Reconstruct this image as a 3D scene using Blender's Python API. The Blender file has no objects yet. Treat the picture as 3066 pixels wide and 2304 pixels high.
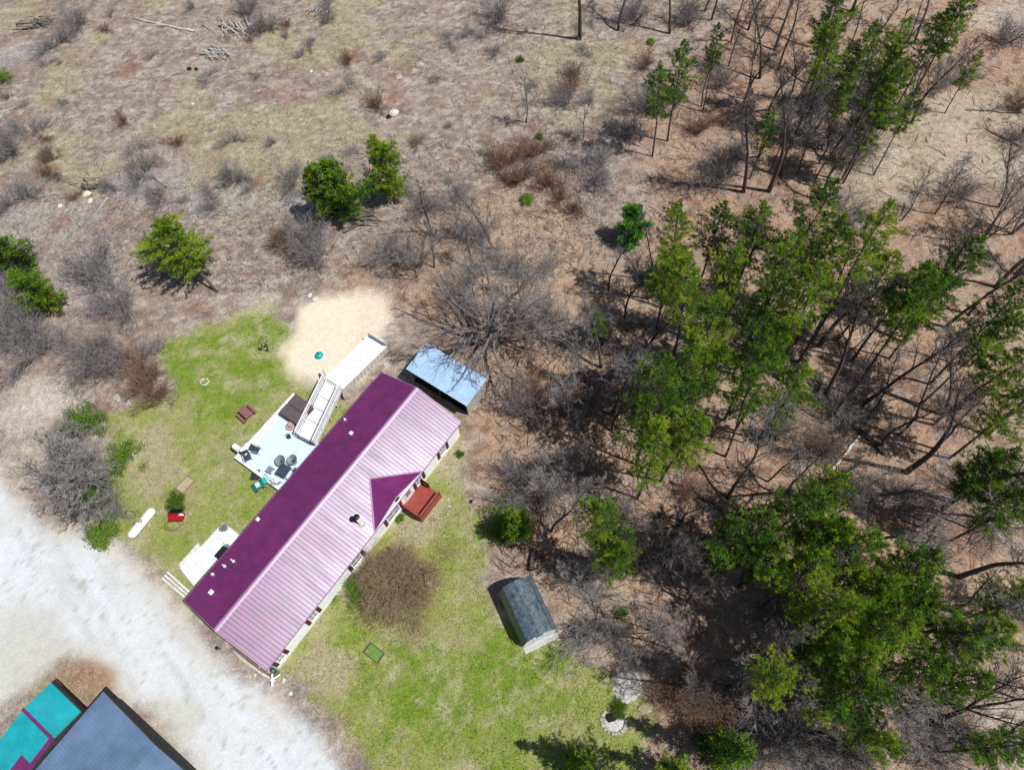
import bpy, math, random
import numpy as np
from mathutils import Vector, Matrix
sc = bpy.context.scene
C = sc.collection
R = math.radians
# ------------------------------------------------------------ camera, sky, sun
W_, H_, F_, NX, NY, CH = 3066.0, 2304.0, 2165.0, 1650.0, 2300.0, 56.0
_d = np.array([(NX-W_/2)/F_, -(NY-H_/2)/F_, -1.0]); _d /= np.linalg.norm(_d)
_up = -_d
_y = np.array([0, 1, 0.]) - _up*_up[1]; _y /= np.linalg.norm(_y)
RM = np.array([np.cross(_y, _up), _y, _up])
cd = bpy.data.cameras.new('camera'); cam = bpy.data.objects.new('camera', cd); C.objects.link(cam)
cd.sensor_width = 36; cd.lens = 36*F_/W_; cd.clip_start = 1; cd.clip_end = 6000
m4 = Matrix([list(RM[i])+[0] for i in range(3)]+[[0, 0, 0, 1]]); m4.translation = Vector((0, 0, CH))
cam.matrix_world = m4; sc.camera = cam
SUN_EL, SUN_AZ = R(60), R(-19)            # direction towards the sun, angle from +X
wd = bpy.data.worlds.new('World'); sc.world = wd; wd.use_nodes = True
nt = wd.node_tree; bg = nt.nodes['Background']; bg.inputs[1].default_value = 0.066
sk = nt.nodes.new('ShaderNodeTexSky'); sk.sky_type = 'NISHITA'; sk.sun_disc = False
sk.sun_elevation = SUN_EL; sk.sun_rotation = R(90)-SUN_AZ
nt.links.new(sk.outputs[0], bg.inputs[0])
sl = bpy.data.lights.new('sun', 'SUN'); sl.energy = 4.8; sl.angle = R(0.5); sl.color = (1, .96, .9)
so = bpy.data.objects.new('sun', sl); C.objects.link(so)
sv = Vector((math.cos(SUN_EL)*math.cos(SUN_AZ), math.cos(SUN_EL)*math.sin(SUN_AZ), math.sin(SUN_EL)))
so.rotation_euler = sv.to_track_quat('Z', 'Y').to_euler(); so.location = (60, -20, 90)
sc.view_settings.view_transform = 'Standard'; sc.view_settings.look = 'None'
sc.view_settings.exposure = -0.02; sc.view_settings.gamma = 1
sc.render.engine = 'CYCLES'

def at(px, py, z=0.0):                   # photo pixel -> point of the place at height z
    v = RM @ np.array([(px-W_/2)/F_, -(py-H_/2)/F_, -1.0]); t = (CH-z)/-v[2]
    return Vector((v[0]*t, v[1]*t, z))
def pix(p):
    v = RM.T @ (np.array(p, float)-np.array([0, 0, CH]))
    return (W_/2+F_*v[0]/-v[2], H_/2-F_*v[1]/-v[2])
K = 3066/2212.0
def dd(x, y, z=0.0): return at(x*K, y*K, z)
TH = R(-33.3); HC = Vector((-17.26, 17.59, 0))
cT, sT = math.cos(TH), math.sin(TH)
def hw(x, y, z=0): return Vector((HC.x+cT*x-sT*y, HC.y+sT*x+cT*y, z))

# ------------------------------------------------------------ materials
def nd(t, k, **kw):
    n = t.nodes.new(k)
    for a, b in kw.items(): setattr(n, a, b)
    return n
def mat(name, col, rough=.7, var=.15, scale=4, metal=0, bump=0, bscale=40, spec=.4, col2=None, sub=0, coat=0, rvar=0):
    m = bpy.data.materials.new(name); m.use_nodes = True; t = m.node_tree; b = t.nodes['Principled BSDF']
    b.inputs['Roughness'].default_value = rough; b.inputs['Metallic'].default_value = metal
    b.inputs['Specular IOR Level'].default_value = spec; b.inputs['Coat Weight'].default_value = coat; b.inputs['Coat Roughness'].default_value = .36; b.inputs['Specular Tint'].default_value = (.72, .86, 1, 1) if coat else (1, 1, 1, 1); b.inputs['Coat Tint'].default_value = (1, 1, 1, 1)
    g = nd(t, 'ShaderNodeNewGeometry'); n = nd(t, 'ShaderNodeTexNoise'); n.inputs['Scale'].default_value = scale
    n.inputs['Detail'].default_value = 6; n.inputs['Roughness'].default_value = .65
    t.links.new(g.outputs['Position'], n.inputs['Vector'])
    r = nd(t, 'ShaderNodeValToRGB'); c = Vector(col[:3])
    lo = c*(1-var) if col2 is None else Vector(col2); hi = c*(1+var) if col2 is None else c
    r.color_ramp.elements[0].position = .36; r.color_ramp.elements[1].position = .64
    r.color_ramp.elements[0].color = (*[max(0, min(1, x)) for x in lo], 1); r.color_ramp.elements[1].color = (*[max(0, min(1, x)) for x in hi], 1)
    t.links.new(n.outputs[0], r.inputs[0]); t.links.new(r.outputs[0], b.inputs['Base Color'])
    if rvar:
        tc = nd(t, 'ShaderNodeTexCoord'); mp = nd(t, 'ShaderNodeMapping'); mp.inputs['Scale'].default_value = (.25, 1.3, .25); t.links.new(tc.outputs['Object'], mp.inputs[0])
        n3 = nd(t, 'ShaderNodeTexNoise'); n3.inputs['Scale'].default_value = 1; n3.inputs['Detail'].default_value = 5; t.links.new(mp.outputs[0], n3.inputs['Vector'])
        q = nd(t, 'ShaderNodeMapRange'); q.inputs[1].default_value = .35; q.inputs[2].default_value = .65; q.inputs[3].default_value = rough-rvar; q.inputs[4].default_value = rough+rvar
        t.links.new(n3.outputs[0], q.inputs[0]); t.links.new(q.outputs[0], b.inputs['Roughness'])
    if bump:
        n2 = nd(t, 'ShaderNodeTexNoise'); n2.inputs['Scale'].default_value = bscale; n2.inputs['Detail'].default_value = 4
        t.links.new(g.outputs['Position'], n2.inputs['Vector'])
        bp = nd(t, 'ShaderNodeBump'); bp.inputs['Strength'].default_value = bump; bp.inputs['Distance'].default_value = .05
        t.links.new(n2.outputs[0], bp.inputs['Height']); t.links.new(bp.outputs[0], b.inputs['Normal'])
    return m
def plank_mat(name, col, axis_y, width, rough=.7, dark=.6, rotz=TH):
    m = mat(name, col, rough, .08, 3); t = m.node_tree; b = t.nodes['Principled BSDF']
    src = b.inputs['Base Color'].links[0].from_socket
    tc = nd(t, 'ShaderNodeTexCoord'); sp = nd(t, 'ShaderNodeSeparateXYZ'); t.links.new(tc.outputs['Object'], sp.inputs[0])
    a = nd(t, 'ShaderNodeMath', operation='MULTIPLY'); a.inputs[1].default_value = 1/width
    t.links.new(sp.outputs[axis_y], a.inputs[0])
    f = nd(t, 'ShaderNodeMath', operation='FRACT'); t.links.new(a.outputs[0], f.inputs[0])
    l = nd(t, 'ShaderNodeMath', operation='LESS_THAN'); l.inputs[1].default_value = .1; t.links.new(f.outputs[0], l.inputs[0])
    mx = nd(t, 'ShaderNodeMix', data_type='RGBA'); t.links.new(l.outputs[0], mx.inputs[0]); t.links.new(src, mx.inputs[6])
    mx.inputs[7].default_value = (col[0]*dark, col[1]*dark, col[2]*dark, 1)
    t.links.new(mx.outputs[2], b.inputs['Base Color']); return m
def leaf_mat(name, hues, trans=.25, rough=.55):
    m = bpy.data.materials.new(name); m.use_nodes = True; t = m.node_tree; b = t.nodes['Principled BSDF']
    b.inputs['Roughness'].default_value = rough; b.inputs['Specular IOR Level'].default_value = .25
    at_ = nd(t, 'ShaderNodeAttribute'); at_.attribute_name = 'tone'
    oi = nd(t, 'ShaderNodeObjectInfo')
    r = nd(t, 'ShaderNodeValToRGB'); cr = r.color_ramp
    cr.elements[0].color = (*hues[0], 1); cr.elements[1].color = (*hues[-1], 1)
    for i, h in enumerate(hues[1:-1]):
        e = cr.elements.new((i+1)/(len(hues)-1)); e.color = (*h, 1)
    ad = nd(t, 'ShaderNodeMath', operation='MULTIPLY_ADD'); ad.inputs[1].default_value = .45
    t.links.new(oi.outputs['Random'], ad.inputs[0])
    sb = nd(t, 'ShaderNodeMath', operation='SUBTRACT'); t.links.new(at_.outputs['Fac'], sb.inputs[0]); sb.inputs[1].default_value = .22
    t.links.new(sb.outputs[0], ad.inputs[2]); t.links.new(ad.outputs[0], r.inputs[0])
    t.links.new(r.outputs[0], b.inputs['Base Color'])
    tr = nd(t, 'ShaderNodeBsdfTranslucent'); t.links.new(r.outputs[0], tr.inputs[0])
    mx = nd(t, 'ShaderNodeMixShader'); mx.inputs[0].default_value = trans
    t.links.new(b.outputs[0], mx.inputs[1]); t.links.new(tr.outputs[0], mx.inputs[2])
    t.links.new(mx.outputs[0], t.nodes['Material Output'].inputs[0]); return m

M = dict(
    purple=mat('purple_metal', (.165, .017, .116), .38, .18, .9, spec=1.0, coat=.5, rvar=.07),
    ridge=mat('ridge_metal', (.38, .24, .40), .36, .05, 1, spec=.9),
    siding=plank_mat('white_siding', (.92, .93, .96), 2, .12, .5, .985),
    white=mat('white_paint', (.80, .80, .82), .5, .04, 2),
    offwhite=mat('weathered_white', (.62, .61, .60), .7, .25, 5),
    shutter=mat('maroon_shutter', (.07, .012, .015), .5, .1, 5),
    glass=mat('window_glass', (.20, .22, .23), .08, .1, 1, spec=.8),
    dark=mat('dark_grey', (.03, .03, .035), .5, .2, 5),
    black=mat('black_paint', (.012, .012, .012), .5, .2, 5),
    skyreflect=mat('sky_reflection_metal', (.36, .53, .74), .38, .12, 1.1, spec=.6),  # galvanised carport roof, the blue of the reflected sky painted into its base colour
    tinwall=mat('grey_wall', (.42, .40, .38), .7, .15, 3),
    deckblue=plank_mat('pale_blue_deck', (.60, .74, .84), 1, .18, .6, .93),
    deckwhite=plank_mat('white_boards', (.70, .71, .74), 1, .16, .6, .8),
    lattice=mat('aged_lattice', (.50, .47, .43), .8, .45, 7, bump=.4),
    brownwood=mat('brown_wood', (.13, .075, .05), .8, .3, 6),
    wood=mat('raw_wood', (.38, .29, .20), .8, .3, 6),
    red=mat('red_deck_paint', (.30, .06, .045), .5, .12, 2),
    brightred=mat('bright_red', (.35, .01, .015), .45, .1, 4),
    tub=mat('hot_tub_cover', (.105, .08, .09), .6, .12, 3),
    tubside=mat('hot_tub_cabinet', (.05, .03, .025), .6, .3, 9),
    pink=mat('pinkish_plastic', (.42, .30, .28), .5, .1, 4),
    maroonwood=mat('maroon_wood', (.24, .10, .105), .7, .2, 8),
    concrete=mat('concrete', (.45, .44, .42), .9, .12, 6, bump=.3),
    shedroof=mat('slate_shingle', (.085, .12, .15), .42, .5, 3.5, spec=.5),
    shedwall=mat('shed_wall', (.72, .79, .86), .6, .06, 3),
    teal=mat('teal_metal', (.012, .33, .39), .45, .15, .9, spec=.5, rvar=.1),
    slate=mat('slate_blue_metal', (.12, .19, .31), .38, .22, .35, spec=.5, rvar=.08),
    barnwall=mat('dark_barn_wall', (.035, .03, .028), .8, .3, 6),
    turq=mat('turquoise_plastic', (.01, .42, .45), .35, .1, 5),
    green=mat('mower_green', (.01, .16, .15), .4, .2, 6),
    metal=mat('dull_metal', (.42, .44, .46), .4, .15, 6, metal=.6),
    mesh=mat('chair_mesh', (.22, .30, .34), .6, .2, 8),
    navy=mat('navy_cushion', (.035, .05, .085), .7, .2, 8),
    stone=mat('field_stone', (.40, .37, .33), .9, .3, 5, bump=.5, bscale=15),
    palestone=mat('pale_stone', (.62, .58, .50), .9, .2, 5, bump=.5, bscale=15),
    ash=mat('wood_ash', (.52, .50, .49), .95, .25, 7, bump=.6, bscale=20),
    soil=mat('garden_soil', (.17, .12, .08), .95, .35, 8, bump=.6, bscale=20),
    charcoal=mat('charcoal', (.015, .013, .012), .95, .4, 9, bump=.5),
    bark=mat('dark_bark', (.085, .072, .066), .9, .4, 5, bump=.5, bscale=12),
    darktwig=mat('dark_twig', (.115, .10, .095), .85, .35, 3),
    twig=mat('grey_twig', (.215, .20, .20), .85, .35, 3),
    palebark=mat('pale_grey_bark', (.155, .14, .13), .9, .35, 4, bump=.5, bscale=12),
    paletwig=mat('pale_twig', (.26, .245, .24), .85, .3, 3),
    browntwig=mat('brown_twig', (.20, .115, .075), .85, .35, 3),
    tantwig=mat('tan_twig', (.30, .215, .15), .85, .35, 3),
    deadwood=mat('bleached_wood', (.52, .49, .46), .85, .25, 4, bump=.4),
    birch=mat('birch_bark', (.72, .69, .64), .7, .2, 6),
    needle=leaf_mat('pine_needles', [(.015, .045, .010), (.05, .135, .014), (.125, .265, .018), (.235, .365, .022), (.38, .47, .03)], .36),
    spruce=leaf_mat('spruce_needles', [(.02, .11, .015), (.05, .22, .025), (.10, .34, .03), (.17, .42, .035)], .25),
    grass=leaf_mat('lawn_grass', [(.11, .17, .02), (.20, .27, .04), (.30, .34, .09), (.42, .39, .20), (.36, .30, .18)], .25),
    leafy=leaf_mat('bush_leaves', [(.05, .13, .015), (.15, .28, .03), (.26, .38, .05)], .35),
    brownleaf=leaf_mat('withered_leaves', [(.20, .13, .08), (.30, .21, .13), (.42, .31, .20), (.26, .28, .10)], .15),
    flower=mat('white_blossom', (.8, .78, .8), .7, .05, 5),
)

# ------------------------------------------------------------ mesh building
class MB:
    def __init__(s): s.v = []; s.f = []; s.tone = []
    def add(s, vs, fs, tone=.5):
        o = len(s.v); s.v.extend([tuple(v) for v in vs]); s.f.extend([tuple(i+o for i in f) for f in fs]); s.tone.extend([tone]*len(vs)); return s
    def box(s, x0, x1, y0, y1, z0, z1):
        return s.add([(x0, y0, z0), (x1, y0, z0), (x1, y1, z0), (x0, y1, z0), (x0, y0, z1), (x1, y0, z1), (x1, y1, z1), (x0, y1, z1)],
                     [(3, 2, 1, 0), (4, 5, 6, 7), (0, 1, 5, 4), (1, 2, 6, 5), (2, 3, 7, 6), (3, 0, 4, 7)])
    def bar(s, a, b, w, h):               # rectangular bar between two points
        a = Vector(a); b = Vector(b); d = (b-a).normalized()
        u = Vector((0, 0, 1)) if abs(d.z) < .95 else Vector((1, 0, 0))
        x = d.cross(u).normalized()*w/2; z = x.cross(d).normalized()*h/2
        vs = [p+i*x+j*z for p in (a, b) for i, j in ((-1, -1), (1, -1), (1, 1), (-1, 1))]
        return s.add(vs, [(0, 1, 2, 3), (7, 6, 5, 4), (0, 4, 5, 1), (1, 5, 6, 2), (2, 6, 7, 3), (3, 7, 4, 0)])
    def prism(s, poly, z0, z1, top=None):
        n = len(poly); tp = top or poly
        vs = [(p[0], p[1], z0) for p in poly]+[(p[0], p[1], z1) for p in tp]
        return s.add(vs, [tuple(range(n-1, -1, -1)), tuple(range(n, 2*n))]+[(i, (i+1) % n, n+(i+1) % n, n+i) for i in range(n)])
    def slab(s, q, t):                    # polygon in space given thickness downwards
        n = len(q); vs = [tuple(p) for p in q]+[(p[0], p[1], p[2]-t) for p in q]
        return s.add(vs, [tuple(range(n)), tuple(range(2*n-1, n-1, -1))]+[(i, n+i, n+(i+1) % n, (i+1) % n) for i in range(n)])
    def tube(s, pts, rad, n=5, tone=.5, cap=True):
        o = len(s.v); k = len(pts); pv = None
        for i in range(k):
            p = pts[i]; d = (pts[min(i+1, k-1)]-pts[max(i-1, 0)])
            d = d.normalized() if d.length > 1e-6 else Vector((0, 0, 1))
            if pv is None:
                pv = d.orthogonal().normalized()
            else:
                pv = (pv-d*pv.dot(d)); pv = pv.normalized() if pv.length > 1e-5 else d.orthogonal().normalized()
            w = d.cross(pv); r = rad[i]
            for j in range(n):
                a = 2*math.pi*j/n; q = p+pv*(r*math.cos(a))+w*(r*math.sin(a)); s.v.append((q.x, q.y, q.z)); s.tone.append(tone)
        for i in range(k-1):
            for j in range(n):
                a = o+i*n+j; b = o+i*n+(j+1) % n; s.f.append((a, b, b+n, a+n))
        if cap:
            s.f.append(tuple(o+j for j in range(n-1, -1, -1))); s.f.append(tuple(o+(k-1)*n+j for j in range(n)))
        return s
    def cyl(s, x, y, z0, z1, r0, r1=None, n=16):
        return s.tube([Vector((x, y, z0)), Vector((x, y, z1))], [r0, r0 if r1 is None else r1], n)
    def lathe(s, x, y, prof, n=18):
        o = len(s.v); k = len(prof)
        for r, z in prof:
            for j in range(n):
                a = 2*math.pi*j/n; s.v.append((x+r*math.cos(a), y+r*math.sin(a), z)); s.tone.append(.5)
        for i in range(k-1):
            for j in range(n):
                a = o+i*n+j; b = o+i*n+(j+1) % n; s.f.append((a, b, b+n, a+n))
        s.f.append(tuple(o+j for j in range(n-1, -1, -1))); s.f.append(tuple(o+(k-1)*n+j for j in range(n))); return s
    def rock(s, c, r, rng, sq=.6):
        n, k = 8, 5; o = len(s.v); ph = rng.random()*6
        for i in range(k):
            t = math.pi*i/(k-1)
            for j in range(n):
                a = 2*math.pi*j/n+ph; q = r*(.8+.4*rng.random()); rr = q*max(.08, math.sin(t))
                s.v.append((c[0]+rr*math.cos(a)*1.2, c[1]+rr*math.sin(a), c[2]+r*sq*math.cos(t))); s.tone.append(.5)
        for i in range(k-1):
            for j in range(n):
                a = o+i*n+j; b = o+i*n+(j+1) % n; s.f.append((a, a+n, b+n, b))
        return s
    def data(s, name, m, smooth=False):
        me = bpy.data.meshes.new(name); me.from_pydata(s.v, [], s.f); me.materials.append(m)
        if smooth: me.polygons.foreach_set('use_smooth', [True]*len(me.polygons))
        a = me.attributes.new('tone', 'FLOAT', 'POINT'); a.data.foreach_set('value', s.tone)
        me.update(); return me
    def build(s, name, m, parent=None, smooth=False, bevel=0):
        o = bpy.data.objects.new(name, s.data(name, m, smooth)); C.objects.link(o); o.parent = parent
        if bevel:
            b = o.modifiers.new('bevel', 'BEVEL'); b.width = bevel; b.segments = 2; b.limit_method = 'ANGLE'
        return o
def tag(o, label, cat, group=None, kind=None):
    if label: o['label'] = label
    if cat: o['category'] = cat
    if group: o['group'] = group
    if kind: o['kind'] = kind
    return o
def thing(name, label, cat, loc, rz=0, group=None):
    o = bpy.data.objects.new(name, None); C.objects.link(o); o.location = loc; o.rotation_euler = (0, 0, rz)
    o.empty_display_size = .3; return tag(o, label, cat, group)
def inst(me, name, parent, label=None):
    o = bpy.data.objects.new(name, me); C.objects.link(o); o.parent = parent
    if label: o['label'] = label
    return o

# ------------------------------------------------------------ ground
def vnoise(x, y, seed):
    g = np.random.RandomState(seed).rand(256, 256)
    xi = np.floor(x).astype(int); yi = np.floor(y).astype(int); fx = x-xi; fy = y-yi
    fx = fx*fx*(3-2*fx); fy = fy*fy*(3-2*fy)
    a = g[xi % 256, yi % 256]; b = g[(xi+1) % 256, yi % 256]; c = g[xi % 256, (yi+1) % 256]; d = g[(xi+1) % 256, (yi+1) % 256]
    return (a*(1-fx)+b*fx)*(1-fy)+(c*(1-fx)+d*fx)*fy
def fbm(x, y, scale, seed, octv=4, rough=.55):
    v = 0; amp = 1; tot = 0; f = scale
    for o in range(octv):
        v = v+amp*vnoise(x*f+o*17.3, y*f+o*5.1, seed+o); tot += amp; amp *= rough; f *= 2.03
    return v/tot
def polydist(x, y, poly):                # signed distance, positive inside
    P = [(dd(*p).x, dd(*p).y) for p in poly]; n = len(P); ins = np.zeros(x.shape, bool); dm = np.full(x.shape, 1e9)
    for i in range(n):
        x0, y0 = P[i]; x1, y1 = P[(i+1) % n]
        t = np.clip(((x-x0)*(x1-x0)+(y-y0)*(y1-y0))/((x1-x0)**2+(y1-y0)**2+1e-9), 0, 1)
        dm = np.minimum(dm, np.hypot(x-x0-t*(x1-x0), y-y0-t*(y1-y0)))
        ins ^= ((y0 > y) != (y1 > y)) & (x < (x1-x0)*(y-y0)/(y1-y0+1e-12)+x0)
    return np.where(ins, dm, -dm)
def sm(v, a, b):
    t = np.clip((v-a)/(b-a), 0, 1); return t*t*(3-2*t)
def spot(x, y, px, py, rx, ry=None, n=None):
    c = dd(px, py); ry = ry or rx; q = np.hypot((x-c.x)/rx, (y-c.y)/ry)
    if n is not None: q = q+(n-.5)*.9
    return 1-sm(q, .45, 1.1)

LAWN = [(345, 745), (420, 700), (500, 672), (575, 650), (640, 720), (650, 820), (760, 850), (880, 860), (990, 870), (1010, 960), (1020, 1100), (1050, 1200), (1075, 1330), (1200, 1370), (1280, 1420), (1345, 1455),
        (1420, 1500), (1400, 1580), (1380, 1700), (800, 1700), (700, 1560), (640, 1480), (500, 1380), (395, 1300), (330, 1210), (240, 1150), (230, 1060), (240, 900), (300, 870), (365, 850), (350, 790)]
GRAVEL = [(-300, 1020), (0, 985), (45, 1060), (110, 1125), (200, 1140), (270, 1170), (330, 1240), (395, 1300), (470, 1400), (590, 1480), (690, 1560), (790, 1670), (860, 1900), (300, 1900), (395, 1662), (330, 1580), (235, 1500),
          (190, 1440), (130, 1440), (70, 1490), (-40, 1560), (-300, 1600)]
SAND = [(640, 655), (700, 632), (775, 622), (835, 640), (860, 690), (830, 725), (820, 770), (780, 825), (735, 845), (660, 835), (612, 800), (607, 755), (632, 715)]
WOOD = [(1000, 420), (1180, 380), (1330, 560), (1420, 430), (1350, 260), (1500, 110), (1640, -60), (2300, -80), (2420, 200), (2400, 900), (2500, 1900), (1400, 1900), (1405, 1560), (1360, 1450), (1290, 1410), (1220, 1350), (1090, 1230), (1030, 1080), (1010, 900),
        (1000, 800), (900, 720), (820, 600), (760, 640), (700, 560), (860, 520)]
CLEAR = [(1900, 300), (2020, 200), (2180, 190), (2400, 180), (2420, 420), (2200, 400), (2060, 400), (1960, 440), (1830, 460), (1790, 400), (1850, 330)]

def axis(a, b, st):
    core = np.arange(a, b+st/2, st); k = st*1.35**np.arange(1, 27)
    e = np.cumsum(k); return np.concatenate([a-e[::-1], core, b+e])
gx = axis(-62, 50, .28); gy = axis(-6, 90, .28)
X, Y = np.meshgrid(gx, gy, indexing='ij')
n1 = fbm(X, Y, .10, 3); n2 = fbm(X, Y, .35, 11); n3 = fbm(X, Y, 1.1, 23); n4 = fbm(X, Y, .05, 41); n5 = fbm(X, Y, .6, 57); n6 = fbm(X+.4*Y, Y*1.6, .8, 77)
wob = (n2-.5)*3+(n3-.5)*1.6
lawn = sm(polydist(X, Y, LAWN)+wob, -.5, .9)
grav = sm(polydist(X, Y, GRAVEL)+wob*.55, -.5, 1.3)
sand = sm(polydist(X, Y, SAND)+wob*.6, -.7, 1.3)
wood = sm(polydist(X, Y, WOOD)+wob, -2.5, 2.5)
clr = sm(polydist(X, Y, CLEAR)+wob*.8, -1.2, 1.2)
c3 = lambda r, g, b: np.array([r, g, b], float)
def mixc(a, b, w): return a*(1-w[..., None])+b*w[..., None]
col = np.zeros(X.shape+(3,))+c3(.355, .285, .235)
col = mixc(col, c3(.325, .235, .19), sm(n1, .48, .62)*.8)
col = mixc(col, c3(.32, .285, .265), sm(n5, .50, .66)*.6)
col = mixc(col, c3(.46, .40, .335), sm(n6, .5, .66)*.6)
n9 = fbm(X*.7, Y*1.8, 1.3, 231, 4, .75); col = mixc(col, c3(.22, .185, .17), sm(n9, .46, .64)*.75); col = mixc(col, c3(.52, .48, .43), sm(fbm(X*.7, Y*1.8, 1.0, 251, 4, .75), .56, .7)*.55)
col = mixc(col, c3(.20, .13, .10), sm(n3, .55, .70)*.6)
col = mixc(col, c3(.40, .375, .20), sm(fbm(X, Y, .12, 91)+.16*(spot(X, Y, 520, 265, 12, 6)+spot(X, Y, 60, 560, 8)+spot(X, Y, 650, 330, 10)+spot(X, Y, 480, 330, 9)), .57, .72)*.34)
for px, py, r in ((100, 470, 7), (30, 120, 5), (330, 400, 6), (480, 430, 5), (180, 600, 5), (640, 430, 4)):
    col = mixc(col, c3(.36, .35, .36), spot(X, Y, px, py, r, r*.6, n2)*.5)
fl = np.zeros(X.shape+(3,))+c3(.40, .275, .20)
fl = mixc(fl, c3(.34, .24, .19), sm(n2, .45, .6)*.8)
fl = mixc(fl, c3(.42, .32, .24), sm(n1, .5, .62)*.7)
fl = mixc(fl, c3(.16, .10, .07), sm(n3, .55, .7)*.65)
fl = mixc(fl, c3(.35, .31, .28), sm(n6, .56, .7)*.5)
col = mixc(col, fl, wood)
cl = mixc(np.zeros(X.shape+(3,))+c3(.43, .355, .28), c3(.37, .30, .22), sm(n2, .45, .6))
cl = mixc(cl, c3(.50, .43, .35), sm(n5, .55, .68)*.6)
col = mixc(col, cl, clr)
lw = np.zeros(X.shape+(3,))+c3(.27, .30, .10)
lw = mixc(lw, c3(.33, .31, .18), sm(n5, .48, .66)*.7)
gsp = .20*(spot(X, Y, 1000, 1500, 6, 4)+spot(X, Y, 900, 1480, 4)+spot(X, Y, 1150, 1510, 4)+spot(X, Y, 590, 740, 5)+spot(X, Y, 420, 770, 4)+spot(X, Y, 520, 830, 4)+spot(X, Y, 380, 830, 3)+spot(X, Y, 730, 1360, 2)+spot(X, Y, 470, 900, 3)+spot(X, Y, 1100, 1440, 4)+spot(X, Y, 1090, 1130, 3))
n7 = fbm(X, Y, .9, 171, 5, .7); n8 = fbm(X, Y, 2.0, 191, 3, .7)
lw = mixc(lw, c3(.215, .275, .065), sm(n2*.35+n1*.2+n7*.45+gsp*.6, .46, .72)*.8)
lw = mixc(lw, c3(.14, .235, .03), sm(n7*.6+n8*.4+gsp*.55, .56, .76)*.75)
lw = mixc(lw, c3(.42, .39, .26), sm(fbm(X, Y, .7, 211, 5, .7), .54, .7)*.6)
lw = mixc(lw, c3(.40, .34, .25), np.maximum.reduce([spot(X, Y, 1030, 1000, 4, 3, n2), spot(X, Y, 700, 1450, 3, 2, n2), spot(X, Y, 910, 1130, 3, 2, n2), spot(X, Y, 800, 850, 4, 2, n2), spot(X, Y, 330, 1010, 3, 4, n2)*.8])*.75)
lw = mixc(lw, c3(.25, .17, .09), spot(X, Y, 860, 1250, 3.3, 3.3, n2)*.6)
col = mixc(col, lw, lawn)
gr = np.zeros(X.shape+(3,))+c3(.61, .65, .685)
gr = mixc(gr, c3(.57, .60, .61), sm(n5, .42, .62)*.5)
uu = X*.70+Y*.71; trk = fbm(uu, (Y-X)*.12, .9, 301, 4, .7); gr = mixc(gr, c3(.46, .47, .47), sm(trk, .52, .70)*.5); gr = mixc(gr, c3(.62, .64, .65), sm(fbm(uu, (Y-X)*.2, .6, 311, 4, .7), .55, .7)*.5)
gr = mixc(gr, c3(.33, .30, .26), sm(fbm(X, Y, 2.2, 321, 3, .7), .66, .76)*.5)
gr = mixc(gr, c3(.50, .46, .38), sm(polydist(X, Y, GRAVEL), 3.0, .2)*sm(n2, .35, .55)*.7)
gr = mixc(gr, c3(.47, .45, .38), np.maximum(spot(X, Y, 60, 1400, 5, 4, n2), spot(X, Y, 340, 1590, 3, 3, n2))*.6)
col = mixc(col, gr, grav)
sd = mixc(np.zeros(X.shape+(3,))+c3(.77, .665, .54), c3(.68, .59, .49), sm(n2, .45, .62)*.7)
col = mixc(col, sd, sand)
pale = np.maximum.reduce([spot(X, Y, 110, 860, 5, 3, n2)*.9, spot(X, Y, 50, 900, 4, 2, n2)*.6, spot(X, Y, 560, 650, 3, 2, n2)*.4, spot(X, Y, 80, 1000, 4, 3, n2)*.5, spot(X, Y, 2200, 1560, 3, 4, n2)*.5, spot(X, Y, 2190, 40, 6, 4, n2)*.5])
col = mixc(col, c3(.56, .51, .44), pale)
col = mixc(col, c3(.34, .24, .17), np.maximum(spot(X, Y, 190, 1465, 3, 1.6, n2), spot(X, Y, 50, 640, 3, 2, n2)*.5))
red = np.maximum.reduce([spot(X, Y, px, py, r, r, n3) for px, py, r in ((1240, 180, 1.8), (1110, 330, 2.2), (130, 480, 1.5), (110, 370, 1.3), (560, 390, 1.2), (1150, 270, 1.4), (850, 210, 1.3), (760, 120, 1.6), (280, 150, 1.6))])
col = mixc(col, c3(.27, .14, .10), red*.6)
rough_amp = (1-grav)*(1-sand*.8)*(1-lawn*.6)
Z = (n3-.5)*.10*rough_amp+(fbm(X, Y, 2.3, 131, 3)-.5)*.12*rough_amp-.01
far = np.maximum(np.maximum(-70-X, X-58), np.maximum(-10-Y, Y-94)); Z = np.where(far > 0, -.01, Z)
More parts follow.
